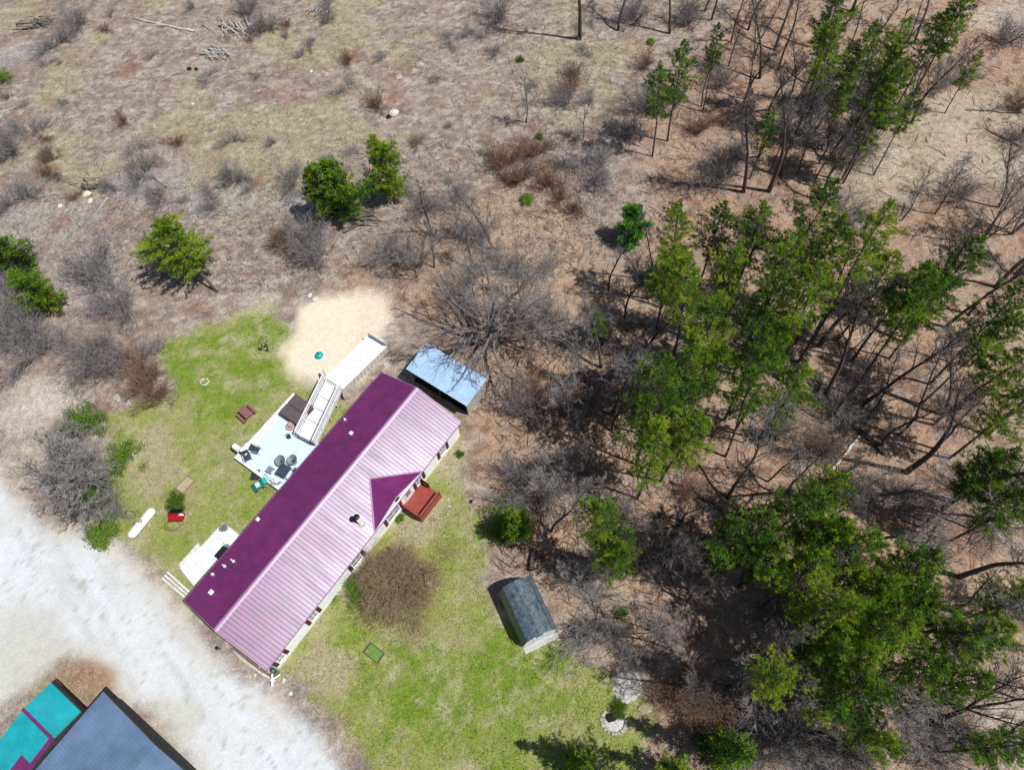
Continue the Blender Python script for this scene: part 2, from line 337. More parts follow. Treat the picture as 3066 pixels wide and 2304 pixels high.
def gmat():
    m = bpy.data.materials.new('ground_cover'); m.use_nodes = True; t = m.node_tree; b = t.nodes['Principled BSDF']
    b.inputs['Roughness'].default_value = .95; b.inputs['Specular IOR Level'].default_value = .1
    L = t.links.new
    ca = nd(t, 'ShaderNodeAttribute'); ca.attribute_name = 'cover'
    ra = nd(t, 'ShaderNodeAttribute'); ra.attribute_name = 'grain'
    g = nd(t, 'ShaderNodeNewGeometry')
    def noise(sc_, det, rgh, mapping=None):
        n = nd(t, 'ShaderNodeTexNoise'); n.inputs['Scale'].default_value = sc_; n.inputs['Detail'].default_value = det; n.inputs['Roughness'].default_value = rgh
        if mapping:
            mp = nd(t, 'ShaderNodeMapping'); mp.inputs['Rotation'].default_value = (0, 0, mapping[0]); mp.inputs['Scale'].default_value = (mapping[1], mapping[2], 1)
            L(g.outputs['Position'], mp.inputs[0]); L(mp.outputs[0], n.inputs['Vector'])
        else: L(g.outputs['Position'], n.inputs['Vector'])
        return n
    def rng(n, a, b_, c_, d_):
        r = nd(t, 'ShaderNodeMapRange'); r.inputs[1].default_value = a; r.inputs[2].default_value = b_; r.inputs[3].default_value = c_; r.inputs[4].default_value = d_
        L(n.outputs[0], r.inputs[0]); return r
    def mul(a, b_):
        x = nd(t, 'ShaderNodeMath', operation='MULTIPLY'); L(a.outputs[0], x.inputs[0]); L(b_.outputs[0], x.inputs[1]); return x
    fine = rng(noise(6, 9, .82), .38, .64, .54, 1.44)
    midn = rng(noise(1.7, 6, .65), .35, .66, .78, 1.2)
    s1 = rng(noise(1, 3, .6, (R(8), 2.2, 14)), .62, .72, 1, 1.35)
    s2 = rng(noise(1, 3, .6, (R(-62), 2.5, 17)), .62, .74, 1, 1.4)
    s3 = rng(noise(1, 3, .6, (R(38), 2.0, 15)), .60, .74, 1, .62)
    v = mul(mul(mul(fine, midn), mul(s1, s2)), s3)
    one = nd(t, 'ShaderNodeMix', data_type='FLOAT'); one.inputs[2].default_value = 1
    L(ra.outputs['Fac'], one.inputs[0]); L(v.outputs[0], one.inputs[3])
    hv = nd(t, 'ShaderNodeHueSaturation')
    hn = rng(noise(2.6, 5, .6), .3, .7, .482, .518); L(hn.outputs[0], hv.inputs['Hue'])
    sn = rng(noise(5, 4, .7), .3, .7, .75, 1.35); L(sn.outputs[0], hv.inputs['Saturation'])
    L(one.outputs[0], hv.inputs['Value']); L(ca.outputs['Color'], hv.inputs['Color']); L(hv.outputs[0], b.inputs['Base Color'])
    bp = nd(t, 'ShaderNodeBump'); bp.inputs['Distance'].default_value = .10
    bn = noise(5, 8, .8); L(bn.outputs[0], bp.inputs['Height'])
    L(ra.outputs['Fac'], bp.inputs['Strength']); L(bp.outputs[0], b.inputs['Normal'])
    return m
GM = gmat()
grain = np.clip(1-.72*grav-.60*sand-.30*lawn, .12, 1)
nx_, ny_ = X.shape
idx = np.arange(nx_*ny_).reshape(nx_, ny_)
quads = np.stack([idx[:-1, :-1], idx[1:, :-1], idx[1:, 1:], idx[:-1, 1:]], -1).reshape(-1, 4)
cls = np.zeros(X.shape, int); cls[wood > .5] = 1; cls[clr > .5] = 0; cls[lawn > .5] = 2; cls[grav > .5] = 3; cls[sand > .5] = 4
qc = cls[:-1, :-1].reshape(-1)
V = np.stack([X, Y, Z], -1).reshape(-1, 3); CO = np.concatenate([np.clip(col, 0, 1), np.ones(X.shape+(1,))], -1).reshape(-1, 4); GR = grain.reshape(-1)
for k, nm in enumerate(('field_ground', 'woodland_floor', 'lawn', 'gravel_driveway', 'sand_patch')):
    q = quads[qc == k]; u, inv = np.unique(q, return_inverse=True); q = inv.reshape(-1, 4)
    me = bpy.data.meshes.new(nm); me.vertices.add(len(u)); me.vertices.foreach_set('co', V[u].ravel())
    me.loops.add(q.size); me.loops.foreach_set('vertex_index', q.ravel().astype(np.int32))
    me.polygons.add(len(q)); me.polygons.foreach_set('loop_start', np.arange(0, q.size, 4)); me.polygons.foreach_set('loop_total', np.full(len(q), 4))
    a = me.attributes.new('cover', 'FLOAT_COLOR', 'POINT'); a.data.foreach_set('color', CO[u].ravel())
    a = me.attributes.new('grain', 'FLOAT', 'POINT'); a.data.foreach_set('value', GR[u])
    me.materials.append(GM); me.update(); me.validate(); me.polygons.foreach_set('use_smooth', [True]*len(me.polygons))
    o = bpy.data.objects.new(nm, me); C.objects.link(o); o['kind'] = 'structure'
# ------------------------------------------------------------ the long house
EZ, RZ, HX, HY = 2.5, 4.1, 4.25, 11.5
sl_ = (RZ-EZ)/HX
rz = lambda x: RZ-sl_*abs(x)
H = thing('long_house', 'long white house with purple ribbed metal roof standing between drive and carport shed', 'house', HC, TH)
b = MB(); b.box(-3.95, 4.1, -11.2, 11.2, .25, 2.42)
for y in (-11.2, 11.2):
    b.add([(-3.95, y, 2.421), (4.1, y, 2.421), (0, y, rz(0)-.12), (-3.95, y*.99, 2.421), (4.1, y*.99, 2.421), (0, y*.99, rz(0)-.12)], [(0, 1, 2), (5, 4, 3), (0, 2, 5, 3), (1, 4, 5, 2)])
b.build('wall', M['siding'], H)
b = MB(); b.box(-3.9, 4.06, -11.15, 11.15, 0, .25); b.build('foundation_skirt', M['white'], H)
b = MB()
for s in (-1, 1):
    q = [(0, -HY, RZ), (s*HX, -HY, EZ), (s*HX, HY, EZ), (0, HY, RZ)]
    if s < 0: q = q[::-1]
    b.slab(q, .10)
n = 76
for i in range(n+1):                                          # standing ribs
    y = -HY+.02+i*(2*HY-.04)/n
    for s in (-1, 1):
        xs = (0.08, HX+.005)
        if s > 0 and .4 < y < 6.3:
            f = 1-abs(y-3.4)/2.95; xs = (0.08, HX-2.55*max(0, f)-.02)
        w = .034; h = .04 if s > 0 else .022; p = [(s*xs[0], rz(xs[0])), (s*xs[1], rz(xs[1]))]
        vs = [(px, y+j, pz+k) for px, pz in p for j, k in ((-w, -.005), (-w*.4, h), (w*.4, h), (w, -.005))]
        b.add(vs, [(0, 4, 5, 1), (1, 5, 6, 2), (2, 6, 7, 3), (4, 7, 6, 5), (0, 1, 2, 3)])
rf = b.build('roof', M['purple'], H)
b = MB()
for s in (-1, 1):
    q = [(0, -HY-.02, RZ+.035), (s*.19, -HY-.02, rz(.19)+.035), (s*.19, HY+.02, rz(.19)+.035), (0, HY+.02, RZ+.035)]
    b.slab(q if s > 0 else q[::-1], .03)
b.build('ridge_cap', M['ridge'], rf)
b = MB()
for s in (-1, 1):
    for y in (-HY-.045, HY+.005): b.slab([(0, y, RZ+.02), (s*HX, y, EZ+.02), (s*HX, y+.04, EZ+.02), (0, y+.04, RZ+.02)][::s], .2)
    b.box(min(s*HX, s*(HX+.04)), max(s*HX, s*(HX+.04)), -HY, HY, EZ-.15, EZ-.02)
b.build('fascia', M['ridge'], rf)
# entrance gable
GC, GH, GP = 3.4, 2.95, 3.48
xa = HX-(GP-EZ)/sl_; xa = (RZ-GP)/sl_
b = MB(); xo = HX-.01
b.slab([(xa, GC, GP+.04), (xo, GC, GP+.04), (xo, GC+GH, EZ+.03), (HX, GC+GH, EZ+.03)], .06)
b.slab([(xa, GC, GP+.04), (HX, GC-GH, EZ+.03), (xo, GC-GH, EZ+.03), (xo, GC, GP+.04)], .06)
gr_ = b.build('gable_roof', M['purple'], H)
b = MB()
b.bar((xa-.05, GC, GP+.06), (HX, GC+GH, EZ+.06), .12, .03); b.bar((xa-.05, GC, GP+.06), (HX, GC-GH, EZ+.06), .12, .03)
b.build('valley_flashing', M['ridge'], gr_)
b = MB(); b.add([(x, y, z) for x in (4.105, 4.16) for y, z in ((GC-GH+.1, 2.42), (GC+GH-.1, 2.42), (GC, GP-.04))], [(0, 2, 1), (3, 4, 5), (0, 1, 4, 3), (1, 2, 5, 4), (2, 0, 3, 5)])
gw = b.build('gable_wall', M['siding'], H)
b = MB(); b.tube([Vector((4.165, GC, 2.85)), Vector((4.2, GC, 2.85))], [.26, .26], 14); b.build('gable_vent', M['dark'], gw)
for yc, w, z0, z1 in ((9.0, .72, .85, 2.0), (5.86, .72, .85, 2.0), (2.55, 1.45, .8, 2.0), (-1.93, 1.05, .85, 2.0), (-6.9, .72, .85, 2.0), (-10.46, .66, .85, 2.0)):
    b = MB(); f = .07
    b.box(4.100, 4.145, yc-w/2, yc+w/2, z0, z0+f); b.box(4.100, 4.145, yc-w/2, yc+w/2, z1-f, z1)
    for y in (yc-w/2, yc+w/2-f, yc-f/2): b.box(4.100, 4.140, y, y+f, z0+f, z1-f)
    b.box(4.100, 4.135, yc-w/2+f, yc+w/2-f, (z0+z1)/2-.03, (z0+z1)/2+.03); b.box(4.100, 4.18, yc-w/2-.04, yc+w/2+.04, z0-.05, z0)
    wf = b.build('window', M['white'], H)
    MB().box(4.102, 4.115, yc-w/2+f, yc+w/2-f, z0+f, z1-f).build('pane', M['glass'], wf)
    for y in (yc-w/2-.36, yc+w/2+.05):
        b = MB(); b.box(4.102, 4.140, y, y+.31, z0-.12, z1)
        for k in range(8): b.box(4.140, 4.150, y+.04, y+.27, z0+.0+k*.12, z0+.06+k*.12)
        b.build('shutter', M['shutter'], H)
b = MB(); b.box(4.102, 4.15, 4.0, 4.9, .5, 2.35); dr = b.build('door', M['white'], H)
MB().box(4.15, 4.162, 4.18, 4.72, 1.3, 2.1).build('pane', M['glass'], dr)
MB().tube([Vector((4.15, 4.08, 1.35)), Vector((4.22, 4.08, 1.35))], [.03, .03], 8).build('handle', M['metal'], dr)
MB().box(-3.99, -3.952, 1.4, 3.0, .5, 2.3).build('patio_door', M['glass'], H)
MB().box(-3.99, -3.952, -7.6, -6.7, .4, 2.3).build('side_door', M['white'], H)
for yc in (9, -3, -9.6): 
    wf = MB().box(-3.985, -3.952, yc-.45, yc+.45, 1.0, 2.0).build('window', M['white'], H)
    MB().box(-3.995, -3.986, yc-.38, yc+.38, 1.07, 1.93).build('pane', M['glass'], wf)
for x, y, w in ((-2.25, 5.55, .17), (-3.85, -3.9, .16), (-2.6, -9.85, .2)):      # box vents
    w *= .6; b = MB(); z = rz(x); b.box(x-w, x+w, y-w, y+w, z-.1, z+.2); b.prism([(x-w-.05, y-w-.05), (x+w+.05, y-w-.05), (x+w+.05, y+w+.05), (x-w-.05, y+w+.05)], z+.205, z+.28, [(x-w*.5, y-w*.5), (x+w*.5, y-w*.5), (x+w*.5, y+w*.5), (x-w*.5, y+w*.5)])
    b.build('roof_vent', M['white'], H)
for x, y, h in ((-3.0, -7.3, .5), (-3.35, -7.95, .42), (-3.75, -8.9, .25), (-3.85, 6.35, .25)):    # soil pipes
    b = MB(); z = rz(x); b.lathe(x, y, [(.16, z-.1), (.09, z+.12), (.055, z+.14), (.055, z+h)], 12); b.build('vent_pipe', M['white'], H)
x, y = 3.1, .35; z = rz(x)
b = MB(); b.lathe(x, y, [(.34, z-.15), (.24, z+.10), (.17, z+.16), (.17, z+1.35)], 16); ch = b.build('chimney', M['offwhite'], H, True)
b = MB(); b.lathe(x, y, [(.14, z+1.36), (.14, z+1.42), (.23, z+1.44), (.25, z+1.48), (.04, z+1.60)], 16); b.build('chimney_cap', M['black'], ch)

# red front porch
P = thing('red_porch', 'red painted wooden porch with low railings beside the white wall', 'porch', hw(5.05, 4.75, 0), TH)
w = 1.02; l = 1.28
b = MB()
for k in range(9): b.box(-w+.002, w, -l+k*.2845, -l+k*.2845+.27, .62, .66)
b.build('deck_floor', M['red'], P)
b = MB(); b.box(-w, w, -l, -l+.04, .1, .615); b.box(-w, w, l-.04, l, .1, .615); b.box(w-.04, w, -l+.04, l-.04, .1, .615)
for sx in (-.9, .9):
    for sy in (-1.15, 1.15): b.box(sx-.05, sx+.05, sy-.05, sy+.05, 0, .6)
b.build('skirt', M['red'], P)
for a, c in (((w-.05, -l+.05), (w-.05, l-.05)), ((-w+.15, -l+.05), (w-.12, -l+.05)), ((-w+.15, l-.05), (-.1, l-.05))):
    b = MB(); b.bar((*a, 1.45), (*c, 1.45), .13, .05); n = int((Vector(c)-Vector(a)).length/.14)
    b.bar((*a, .8), (*c, .8), .05, .07)
    for k in range(n+1):
        p = Vector(a).lerp(Vector(c), k/n); s = .045 if k in (0, n) else .02; b.box(p.x-s, p.x+s, p.y-s, p.y+s, .66, 1.42)
    b.build('railing', M['red'], P)
b.build('steps', M['red'], P)

# open fronted lean-to
S = thing('carport_shed', 'open fronted shed with shiny metal roof tinted by painted sky reflection beyond the house end', 'shed', hw(.47, 14.5, 0), TH)
w, l = 3.05, 1.3
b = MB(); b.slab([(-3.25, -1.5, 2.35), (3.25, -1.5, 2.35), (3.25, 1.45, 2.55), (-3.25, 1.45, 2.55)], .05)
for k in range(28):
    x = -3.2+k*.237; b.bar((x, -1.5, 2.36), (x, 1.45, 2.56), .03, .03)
b.build('roof', M['skyreflect'], S)
b = MB(); b.box(w-.06, w, -l, l, 0, 2.27); b.box(-w, -w+.06, -l, l, 0, 2.27); b.box(-w+.06, w-.06, l-.06, l, 0, 2.4); b.build('wall', M['tinwall'], S)
for x in (-w+.12, 0, w-.12): MB().box(x-.05, x+.05, -l, -l+.1, 0, 2.27).build('post', M['brownwood'], S)
MB().box(-w+.06, w-.06, -l+.11, l-.07, .0, .06).build('floor', M['black'], S)
MB().bar((-w, -l+.05, 2.22), (w, -l+.05, 2.22), .05, .12).build('beam', M['brownwood'], S)

# barn-shaped garden shed
sc0 = at(1573, 1872, 0); rzs = math.atan2(2.58/2.6*1.05-.02, 2.3)
f0 = Vector((-2.01, 7.82, 0)); f1 = Vector((.3, 8.97, 0)); ex = (f1-f0).normalized(); ey = Vector((-ex.y, ex.x, 0))
G = thing('garden_shed', 'barn shaped shed with curved slate grey roof and pale gable front', 'shed', (f0+f1)/2, math.atan2(ex.y, ex.x))
prof = [(-1.38, 1.3), (-.98, 2.46), (-.5, 2.78), (0, 2.92), (.5, 2.78), (1.0, 2.42), (1.38, 1.7)]
Lg = 3.95
b = MB()
for i in range(6):
    (x0, z0), (x1, z1) = prof[i], prof[i+1]
    b.slab([(x0, -.12, z0+.03), (x1, -.12, z1+.03), (x1, Lg+.1, z1+.03), (x0, Lg+.1, z0+.03)], .06)
b.build('roof', M['shedroof'], G)
b = MB(); b.bar((-.95, -.12, 2.48), (-.95, Lg+.1, 2.48), .05, .04); b.bar((1.0, -.12, 2.46), (1.0, Lg+.1, 2.46), .05, .04); b.build('roof_trim', M['dark'], G)
ins = [(x*.93, z-.06) for x, z in prof]
b = MB()
for y0 in (0, Lg-.06):
    vs = [(x, y0+dy, z) for dy in (0, .06) for x, z in [(-1.28, 0)]+ins+[(1.28, 0)]]; n = 9
    b.add(vs, [tuple(range(n)), tuple(range(2*n-1, n-1, -1))]+[(i, n+i, n+(i+1) % n, (i+1) % n) for i in range(n)])
b.box(-1.28, -1.22, .06, Lg-.06, 0, 1.28); b.box(1.22, 1.28, .06, Lg-.06, 0, 1.66); b.build('wall', M['shedwall'], G)
dw = MB().box(-.45, .45, -.04, -.002, .05, 1.75).build('door', M['shedwall'], G)
b = MB(); [b.bar(p, q, .04, .05) for p, q in (((-.3, -.06, 2.02), (.3, -.06, 2.02)), ((-.3, -.06, 2.45), (.3, -.06, 2.45)), ((-.28, -.06, 2.02), (-.28, -.06, 2.45)), ((.28, -.06, 2.02), (.28, -.06, 2.45)))]
wn = b.build('window', M['dark'], G); MB().box(-.26, .26, -.03, -.005, 2.04, 2.43).build('pane', M['tinwall'], wn)
MB().box(-1.35, 1.35, -.5, -.03, -.02, .06).build('stone_sill', M['concrete'], G)

# the two roofs at the lower left corner
B = thing('barn', 'large barn with slate blue metal roof at the gravel drive', 'barn', hw(0, -22.73, 0), TH)
b = MB(); b.slab([(-4.3, -6, 2.600), (-4.3, 3.62, 2.600), (1.6, 3.62, 3.300), (1.6, -6, 3.300)][::-1], .1)
b.slab([(1.6, -6, 3.300), (1.6, 3.62, 3.300), (8.2, 3.62, 2.500), (8.2, -6, 2.500)][::-1], .1)
for k in range(42):
    y = -5.9+k*.228; b.bar((-4.3, y, 2.610), (1.6, y, 3.310), .03, .03); b.bar((1.6, y, 3.310), (8.2, y, 2.510), .03, .03)
b.build('roof', M['slate'], B)
MB().box(-4.1, 8.0, -6, 3.4, 0, 2.420).build('wall', M['barnwall'], B)
b = MB(); b.bar((-4.34, -6, 2.560), (-4.34, 3.66, 2.560), .06, .16); b.bar((-4.3, 3.66, 2.560), (1.6, 3.66, 3.260), .06, .16); b.bar((1.6, 3.66, 3.260), (8.2, 3.66, 2.460), .06, .16); b.build('fascia', M['barnwall'], B)
T = thing('teal_shed', 'low building with bright teal metal roof and purple ridge strip', 'shed', hw(-6.64, -23.17, 0), TH)
b = MB(); b.slab([(-1.6, 0, 2.400), (1.75, 0, 2.400), (1.75, 2.15, 2.050), (-1.6, 2.15, 2.050)], .07); b.slab([(-1.6, -5, 1.500), (1.75, -5, 1.500), (1.75, 0, 2.400), (-1.6, 0, 2.400)], .07)
for k in range(15): x = -1.55+k*.23; b.bar((x, 0, 2.410), (x, 2.15, 2.060), .025, .02); b.bar((x, -5, 1.510), (x, 0, 2.410), .025, .02)
b.build('roof', M['teal'], T)
b = MB(); b.slab([(-1.65, -.13, 2.430), (1.8, -.13, 2.430), (1.8, 0, 2.470), (-1.65, 0, 2.470)], .03); b.slab([(-1.65, 0, 2.470), (1.8, 0, 2.470), (1.8, .1, 2.440), (-1.65, .1, 2.440)], .03)
b.slab([(1.45, -5, 1.560), (1.8, -5, 1.560), (1.8, -.14, 2.435), (1.45, -.14, 2.435)], .03); b.slab([(.5, -3.2, 1.875), (1.44, -3.2, 1.875), (1.44, -2.0, 2.090), (.5, -2.0, 2.090)], .03)
b.build('ridge_strip', M['purple'], T)
MB().box(-1.5, 1.65, -5, 2.0, 0, 1.45).build('wall', M['barnwall'], T)
b = MB(); b.slab([(-1.62, 2.18, 2.060), (1.77, 2.18, 2.060), (1.77, 2.24, 2.060), (-1.62, 2.24, 2.060)], .5); b.build('fascia', M['barnwall'], T)

# ------------------------------------------------------------ deck, ramps and what stands on them
D = thing('patio_deck', 'pale blue wooden deck with white border on the left side of the house', 'deck', hw(-7.2, 1.5, 0), TH)
def rel(x, y): return (x+7.2, y-1.5)
DZ = .5
b = MB(); b.prism([rel(-9.75, -.8), rel(-4.4, -.8), rel(-4.4, 3.9), rel(-7.2, 3.9), rel(-7.2, 6.0), rel(-9.75, 6.0)], .42, DZ); b.build('deck_floor', M['deckblue'], D)
b = MB(); b.box(-3.35, -2.56, -2.6, 4.75, .40, DZ+.01); b.box(-2.555, 2.8, -2.6, -2.31, .40, DZ+.01); b.build('border', M['deckwhite'], D)
b = MB(); b.box(-3.3, -3.26, -2.55, 4.7, 0, .4); b.box(-3.26, 2.8, -2.55, -2.51, 0, .4)
for x in (-3.2, -1, 1, 2.7):
    for y in (-2.4, 0, 2.3): b.box(x-.05, x+.05, y-.05, y+.05, 0, .4)
b.build('skirt', M['brownwood'], D)
# hot tub
t = thing('hot_tub', 'square hot tub under a dark brown cover at the deck end', 'hot tub', hw(-8.75, 5.08, DZ), TH)
MB().box(-1.0, 1.0, -1.0, 1.0, .01, .72).build('cabinet', M['tubside'], t, bevel=.06)
b = MB(); b.box(-1.06, 1.06, -1.06, -.01, .725, .83); b.box(-1.06, 1.06, .01, 1.06, .725, .83); b.build('cover', M['tub'], t, bevel=.05)
t = thing('tub_steps', 'round pinkish steps at the corner of the hot tub', 'steps', hw(-8.45, 3.72, DZ), TH)
b = MB(); b.lathe(0, 0, [(.40, .0), (.40, .2), (.38, .22)], 20); b.build('lower_step', M['pink'], t); b = MB(); b.lathe(0.02, .12, [(.27, .23), (.27, .4), (.25, .42)], 20); b.build('upper_step', M['pink'], t)
# ramps
def railing(name, a, c, root, m, z0a, z0b, n=None, rails=(.35, .65, .95), post=.045, hh=1.0):
    b = MB(); A_ = Vector(a); B_ = Vector(c); L_ = (B_-A_).length; n = n or max(1, round(L_/1.3))
    for k in range(n+1):
        p = A_.lerp(B_, k/n); z = z0a+(z0b-z0a)*k/n; b.box(p.x-post, p.x+post, p.y-post, p.y+post, z-.1, z+hh)
    for r in rails: b.bar((*a, z0a+r), (*c, z0b+r), .04, .11)
    b.bar((*a, z0a+hh+.02), (*c, z0b+hh+.02), .13, .04)
    return b.build(name, m, root)
Rm = thing('wooden_ramp', 'white painted ramp with three rail sides leading down to the deck', 'ramp', hw(-7.0, 6.0, 0), TH)
a0, a1, c0, c1_ = (-.25, -2.55), (1.55, -2.35), (-1.7, 2.75), (.1, 2.75)
b = MB(); z0, z1 = .62, .95
b.slab([(*a0, z0), (*a1, z0), (*c1_, z1), (*c0, z1)], .08); b.build('ramp_floor', M['deckwhite'], Rm)
b = MB()
for f in (.3, .52, .72, .98):
    p = Vector((*a0, z0)).lerp(Vector((*c0, z1)), f); q = Vector((*a1, z0)).lerp(Vector((*c1_, z1)), f); b.bar(p+Vector((.1, 0, .012)), q+Vector((-.1, 0, .012)), .035, .015)
b.build('seam_strip', M['dark'], Rm)
railing('railing', (a0[0], a0[1]), (c0[0], c0[1]), Rm, M['white'], z0, z1, 4)
railing('railing', (a1[0], a1[1]), (c1_[0], c1_[1]), Rm, M['white'], z0, z1, 4)
b = MB(); b.bar((*a0, z0-.1), (*c0, z1-.1), .05, .35); b.bar((*a1, z0-.1), (*c1_, z1-.1), .05, .35)
for f in (.25, .5, .75, 1):
    for p, q in ((a0, c0), (a1, c1_)): v = Vector(p).lerp(Vector(q), f); b.box(v.x-.05, v.x+.05, v.y-.05, v.y+.05, 0, .6)
b.build('frame', M['offwhite'], Rm)
b = MB(); b.bar((-.2, -2.68, 1.25), (1.5, -2.5, 1.25), .06, .07); b.bar((-.2, -2.68, .75), (1.5, -2.5, .75), .05, .06)
for k in range(9): x = -.2+1.7*k/8; b.box(x-.018, x+.018, -2.68+.18*k/8-.018, -2.68+.18*k/8+.018, .5, 1.28)
b.build('gate', M['dark'], Rm)
Pl = thing('raised_platform', 'long white raised walkway with lattice side reaching over the sand', 'walkway', hw(-7.6, 11.6, 0), TH)
b = MB(); q = [(-1.22, -2.75), (.72, -2.75), (1.2, 2.75), (-.85, 2.75)]; b.prism(q, .86, .95); b.build('platform_floor', M['deckwhite'], Pl)
b = MB()
b.bar((.74, -2.75, .45), (1.22, 2.75, .45), .04, .82); b.bar((-1.24, -2.75, .45), (-.87, 2.75, .45), .04, .82); b.bar((-1.2, -2.8, .45), (.72, -2.8, .45), .04, .82)
for k in range(14):
    f = k/13; b.box(.74+.48*f+.02, .74+.48*f+.06, -2.75+5.5*f-.02, -2.75+5.5*f+.04, 0, .93)
for zz in (.2, .5, .75): b.bar((.79, -2.75, zz), (1.27, 2.75, zz), .03, .03)
b.build('lattice_skirt', M['lattice'], Pl)
b = MB(); b.bar((.74, -2.75, 1.0), (1.22, 2.75, 1.0), .14, .06); b.build('edge_cap', M['white'], Pl)
b = MB(); b.box(-.85, 1.25, 2.70, 2.76, .95, 1.55); b.bar((-.85, 2.73, 1.58), (1.25, 2.73, 1.58), .12, .05); b.build('end_panel', M['offwhite'], Pl)
b = MB(); b.bar((-1.22, -2.7, 1.0), (-.87, 2.7, 1.0), .08, .05); b.build('curb', M['white'], Pl)
b = MB(); b.bar((-.95, -1.4, .965), (-.4, -1.4, .965), .5, .03); b.build('board', M['white'], Pl)
b = MB(); b.slab([(-1.25, -2.75, 1.5), (-1.95, -2.3, 1.35), (-1.95, -2.35, 1.35), (-1.25, -2.8, 1.5)], 1.2); b.build('side_panel', M['lattice'], Pl)
b = MB(); b.slab([(.75, -2.75, 1.05), (1.15, -3.25, .75), (1.2, -3.22, .75), (.8, -2.72, 1.05)], .75); b.build('corner_panel', M['lattice'], Pl)

def armchair(label, x, y, rot, z=DZ, fr='mesh', cu='navy', grp=None):
    t = thing('armchair', label, 'chair', hw(x, y, z), TH+R(rot), grp)
    for sx in (-.26, .26):
        for sy in (-.24, .24): MB().tube([Vector((sx, sy, 0)), Vector((sx, sy, .42))], [.02, .02], 6).build('leg', M[fr], t)
    MB().box(-.27, .27, -.27, .25, .40, .48).build('seat', M[cu], t, bevel=.03)
    b = MB(); b.slab([(-.27, .25, .48), (.27, .25, .48), (.27, .40, .98), (-.27, .40, .98)], .05); b.build('backrest', M[cu], t)
    for s in (-.3, .3): b = MB(); b.bar((s, -.26, .62), (s, .3, .64), .05, .03); b.bar((s, -.24, .4), (s, -.24, .62), .03, .03); b.build('armrest', M[fr], t)
    return t
def roundchair(label, x, y, rot):
    t = thing('bowl_chair', label, 'chair', hw(x, y, DZ), TH+R(rot))
    b = MB(); b.lathe(0, 0, [(.28, 0), (.25, .03), (.08, .30)], 14); b.build('base', M['metal'], t)
    b = MB(); o = 0; k = 7; n = 16
    for i in range(k):
        r = .08+.36*i/(k-1)
        for j in range(n):
            a = 2*math.pi*j/n; b.v.append((r*math.cos(a), r*math.sin(a), .31+.3*(i/(k-1))**2+.14*math.sin(a)*(i/(k-1)))); b.tone.append(.5)
    for i in range(k-1):
        for j in range(n):
            a_ = i*n+j; c_ = i*n+(j+1) % n; b.f.append((a_, c_, c_+n, a_+n))
    b.f.append(tuple(range(n))); b.build('bowl_seat', M['mesh'], t, True)
    b = MB()
    for j in range(n):
        a = 2*math.pi*j/n; b.bar((.08*math.cos(a), .08*math.sin(a), .34), (.42*math.cos(a), .42*math.sin(a), .60+.13*math.sin(a)), .012, .012)
    b.build('ribbing', M['dark'], t)
armchair('dark cushioned armchair nearest the outer corner of the blue deck', -9.35, -.45, 60)
armchair('dark armchair beside the white cushion box on the blue deck', -9.2, .45, 110)
roundchair('round mesh bowl chair left of the patio table', -6.75, .85, 20)
roundchair('round mesh bowl chair nearer the roof, behind the patio table', -5.95, 1.45, -10)
armchair('dark armchair half under the roof edge beside the patio table', -5.0, .9, -70)
t = thing('patio_table', 'dark square patio table close to the purple roof edge', 'table', hw(-5.85, .35, DZ), TH+R(8))
MB().box(-.5, .5, -.5, .5, .68, .72).build('tabletop', M['navy'], t, bevel=.02)
for sx in (-.42, .42):
    for sy in (-.42, .42): MB().box(sx-.025, sx+.025, sy-.025, sy+.025, 0, .68).build('leg', M['dark'], t)
t = thing('side_table', 'small slatted glass side table near the lower edge of the deck', 'table', hw(-7.0, -.2, DZ), TH+R(5))
b = MB(); [b.box(-.28, .28, -.26+k*.14, -.16+k*.14, .42, .45) for k in range(4)]; b.build('tabletop', M['mesh'], t)
for sx in (-.24, .24):
    for sy in (-.22, .22): MB().box(sx-.02, sx+.02, sy-.02, sy+.02, 0, .42).build('leg', M['metal'], t)
t = thing('folding_chair', 'white folding chair at the lower corner of the deck by the roof', 'chair', hw(-5.85, -.52, DZ), TH+R(160))
b = MB(); [b.box(-.24, .24, -.22+k*.09, -.15+k*.09, .42, .44) for k in range(5)]; b.build('seat', M['white'], t)
b = MB(); [b.bar((-.24, .27+k*.03, .5+k*.11), (.24, .27+k*.03, .5+k*.11), .02, .06) for k in range(4)]; b.build('backrest', M['white'], t)
for s in (-.25, .25): b = MB(); b.bar((s, -.24, 0), (s, .25, .45), .03, .03); b.bar((s, .25, 0), (s, -.2, .42), .03, .03); b.bar((s, .24, .42), (s, .38, .9), .03, .03); b.build('leg', M['dark'], t)
t = thing('storage_box', 'white lidded storage box on the deck edge beside the dark armchairs', 'box', hw(-9.9, .0, DZ+.01), TH)
MB().box(-.35, .35, -.42, .42, 0, .5).build('body', M['white'], t, bevel=.02); MB().box(-.38, .38, -.45, .45, .505, .57).build('lid', M['white'], t, bevel=.02)
t = thing('barbecue_grill', 'white hooded barbecue with black base standing on grass off the deck corner', 'grill', hw(-10.75, -.35, 0), TH)
b = MB(); b.box(-.3, .3, -.22, .22, .1, .75); [b.cyl(x, -.2, 0, .1, .05) for x in (-.25, .25)]; b.build('cabinet', M['black'], t)
b = MB(); prof = [(-.26, .76), (-.26, .92), (-.18, 1.08), (0, 1.14), (.18, 1.08), (.26, .92), (.26, .76)]
b.add([(x, y, z) for x in (-.34, .34) for y, z in prof], [tuple(range(6, -1, -1)), tuple(range(7, 14))]+[(i, (i+1) % 7, 7+(i+1) % 7, 7+i) for i in range(7)]); b.build('hood', M['white'], t)
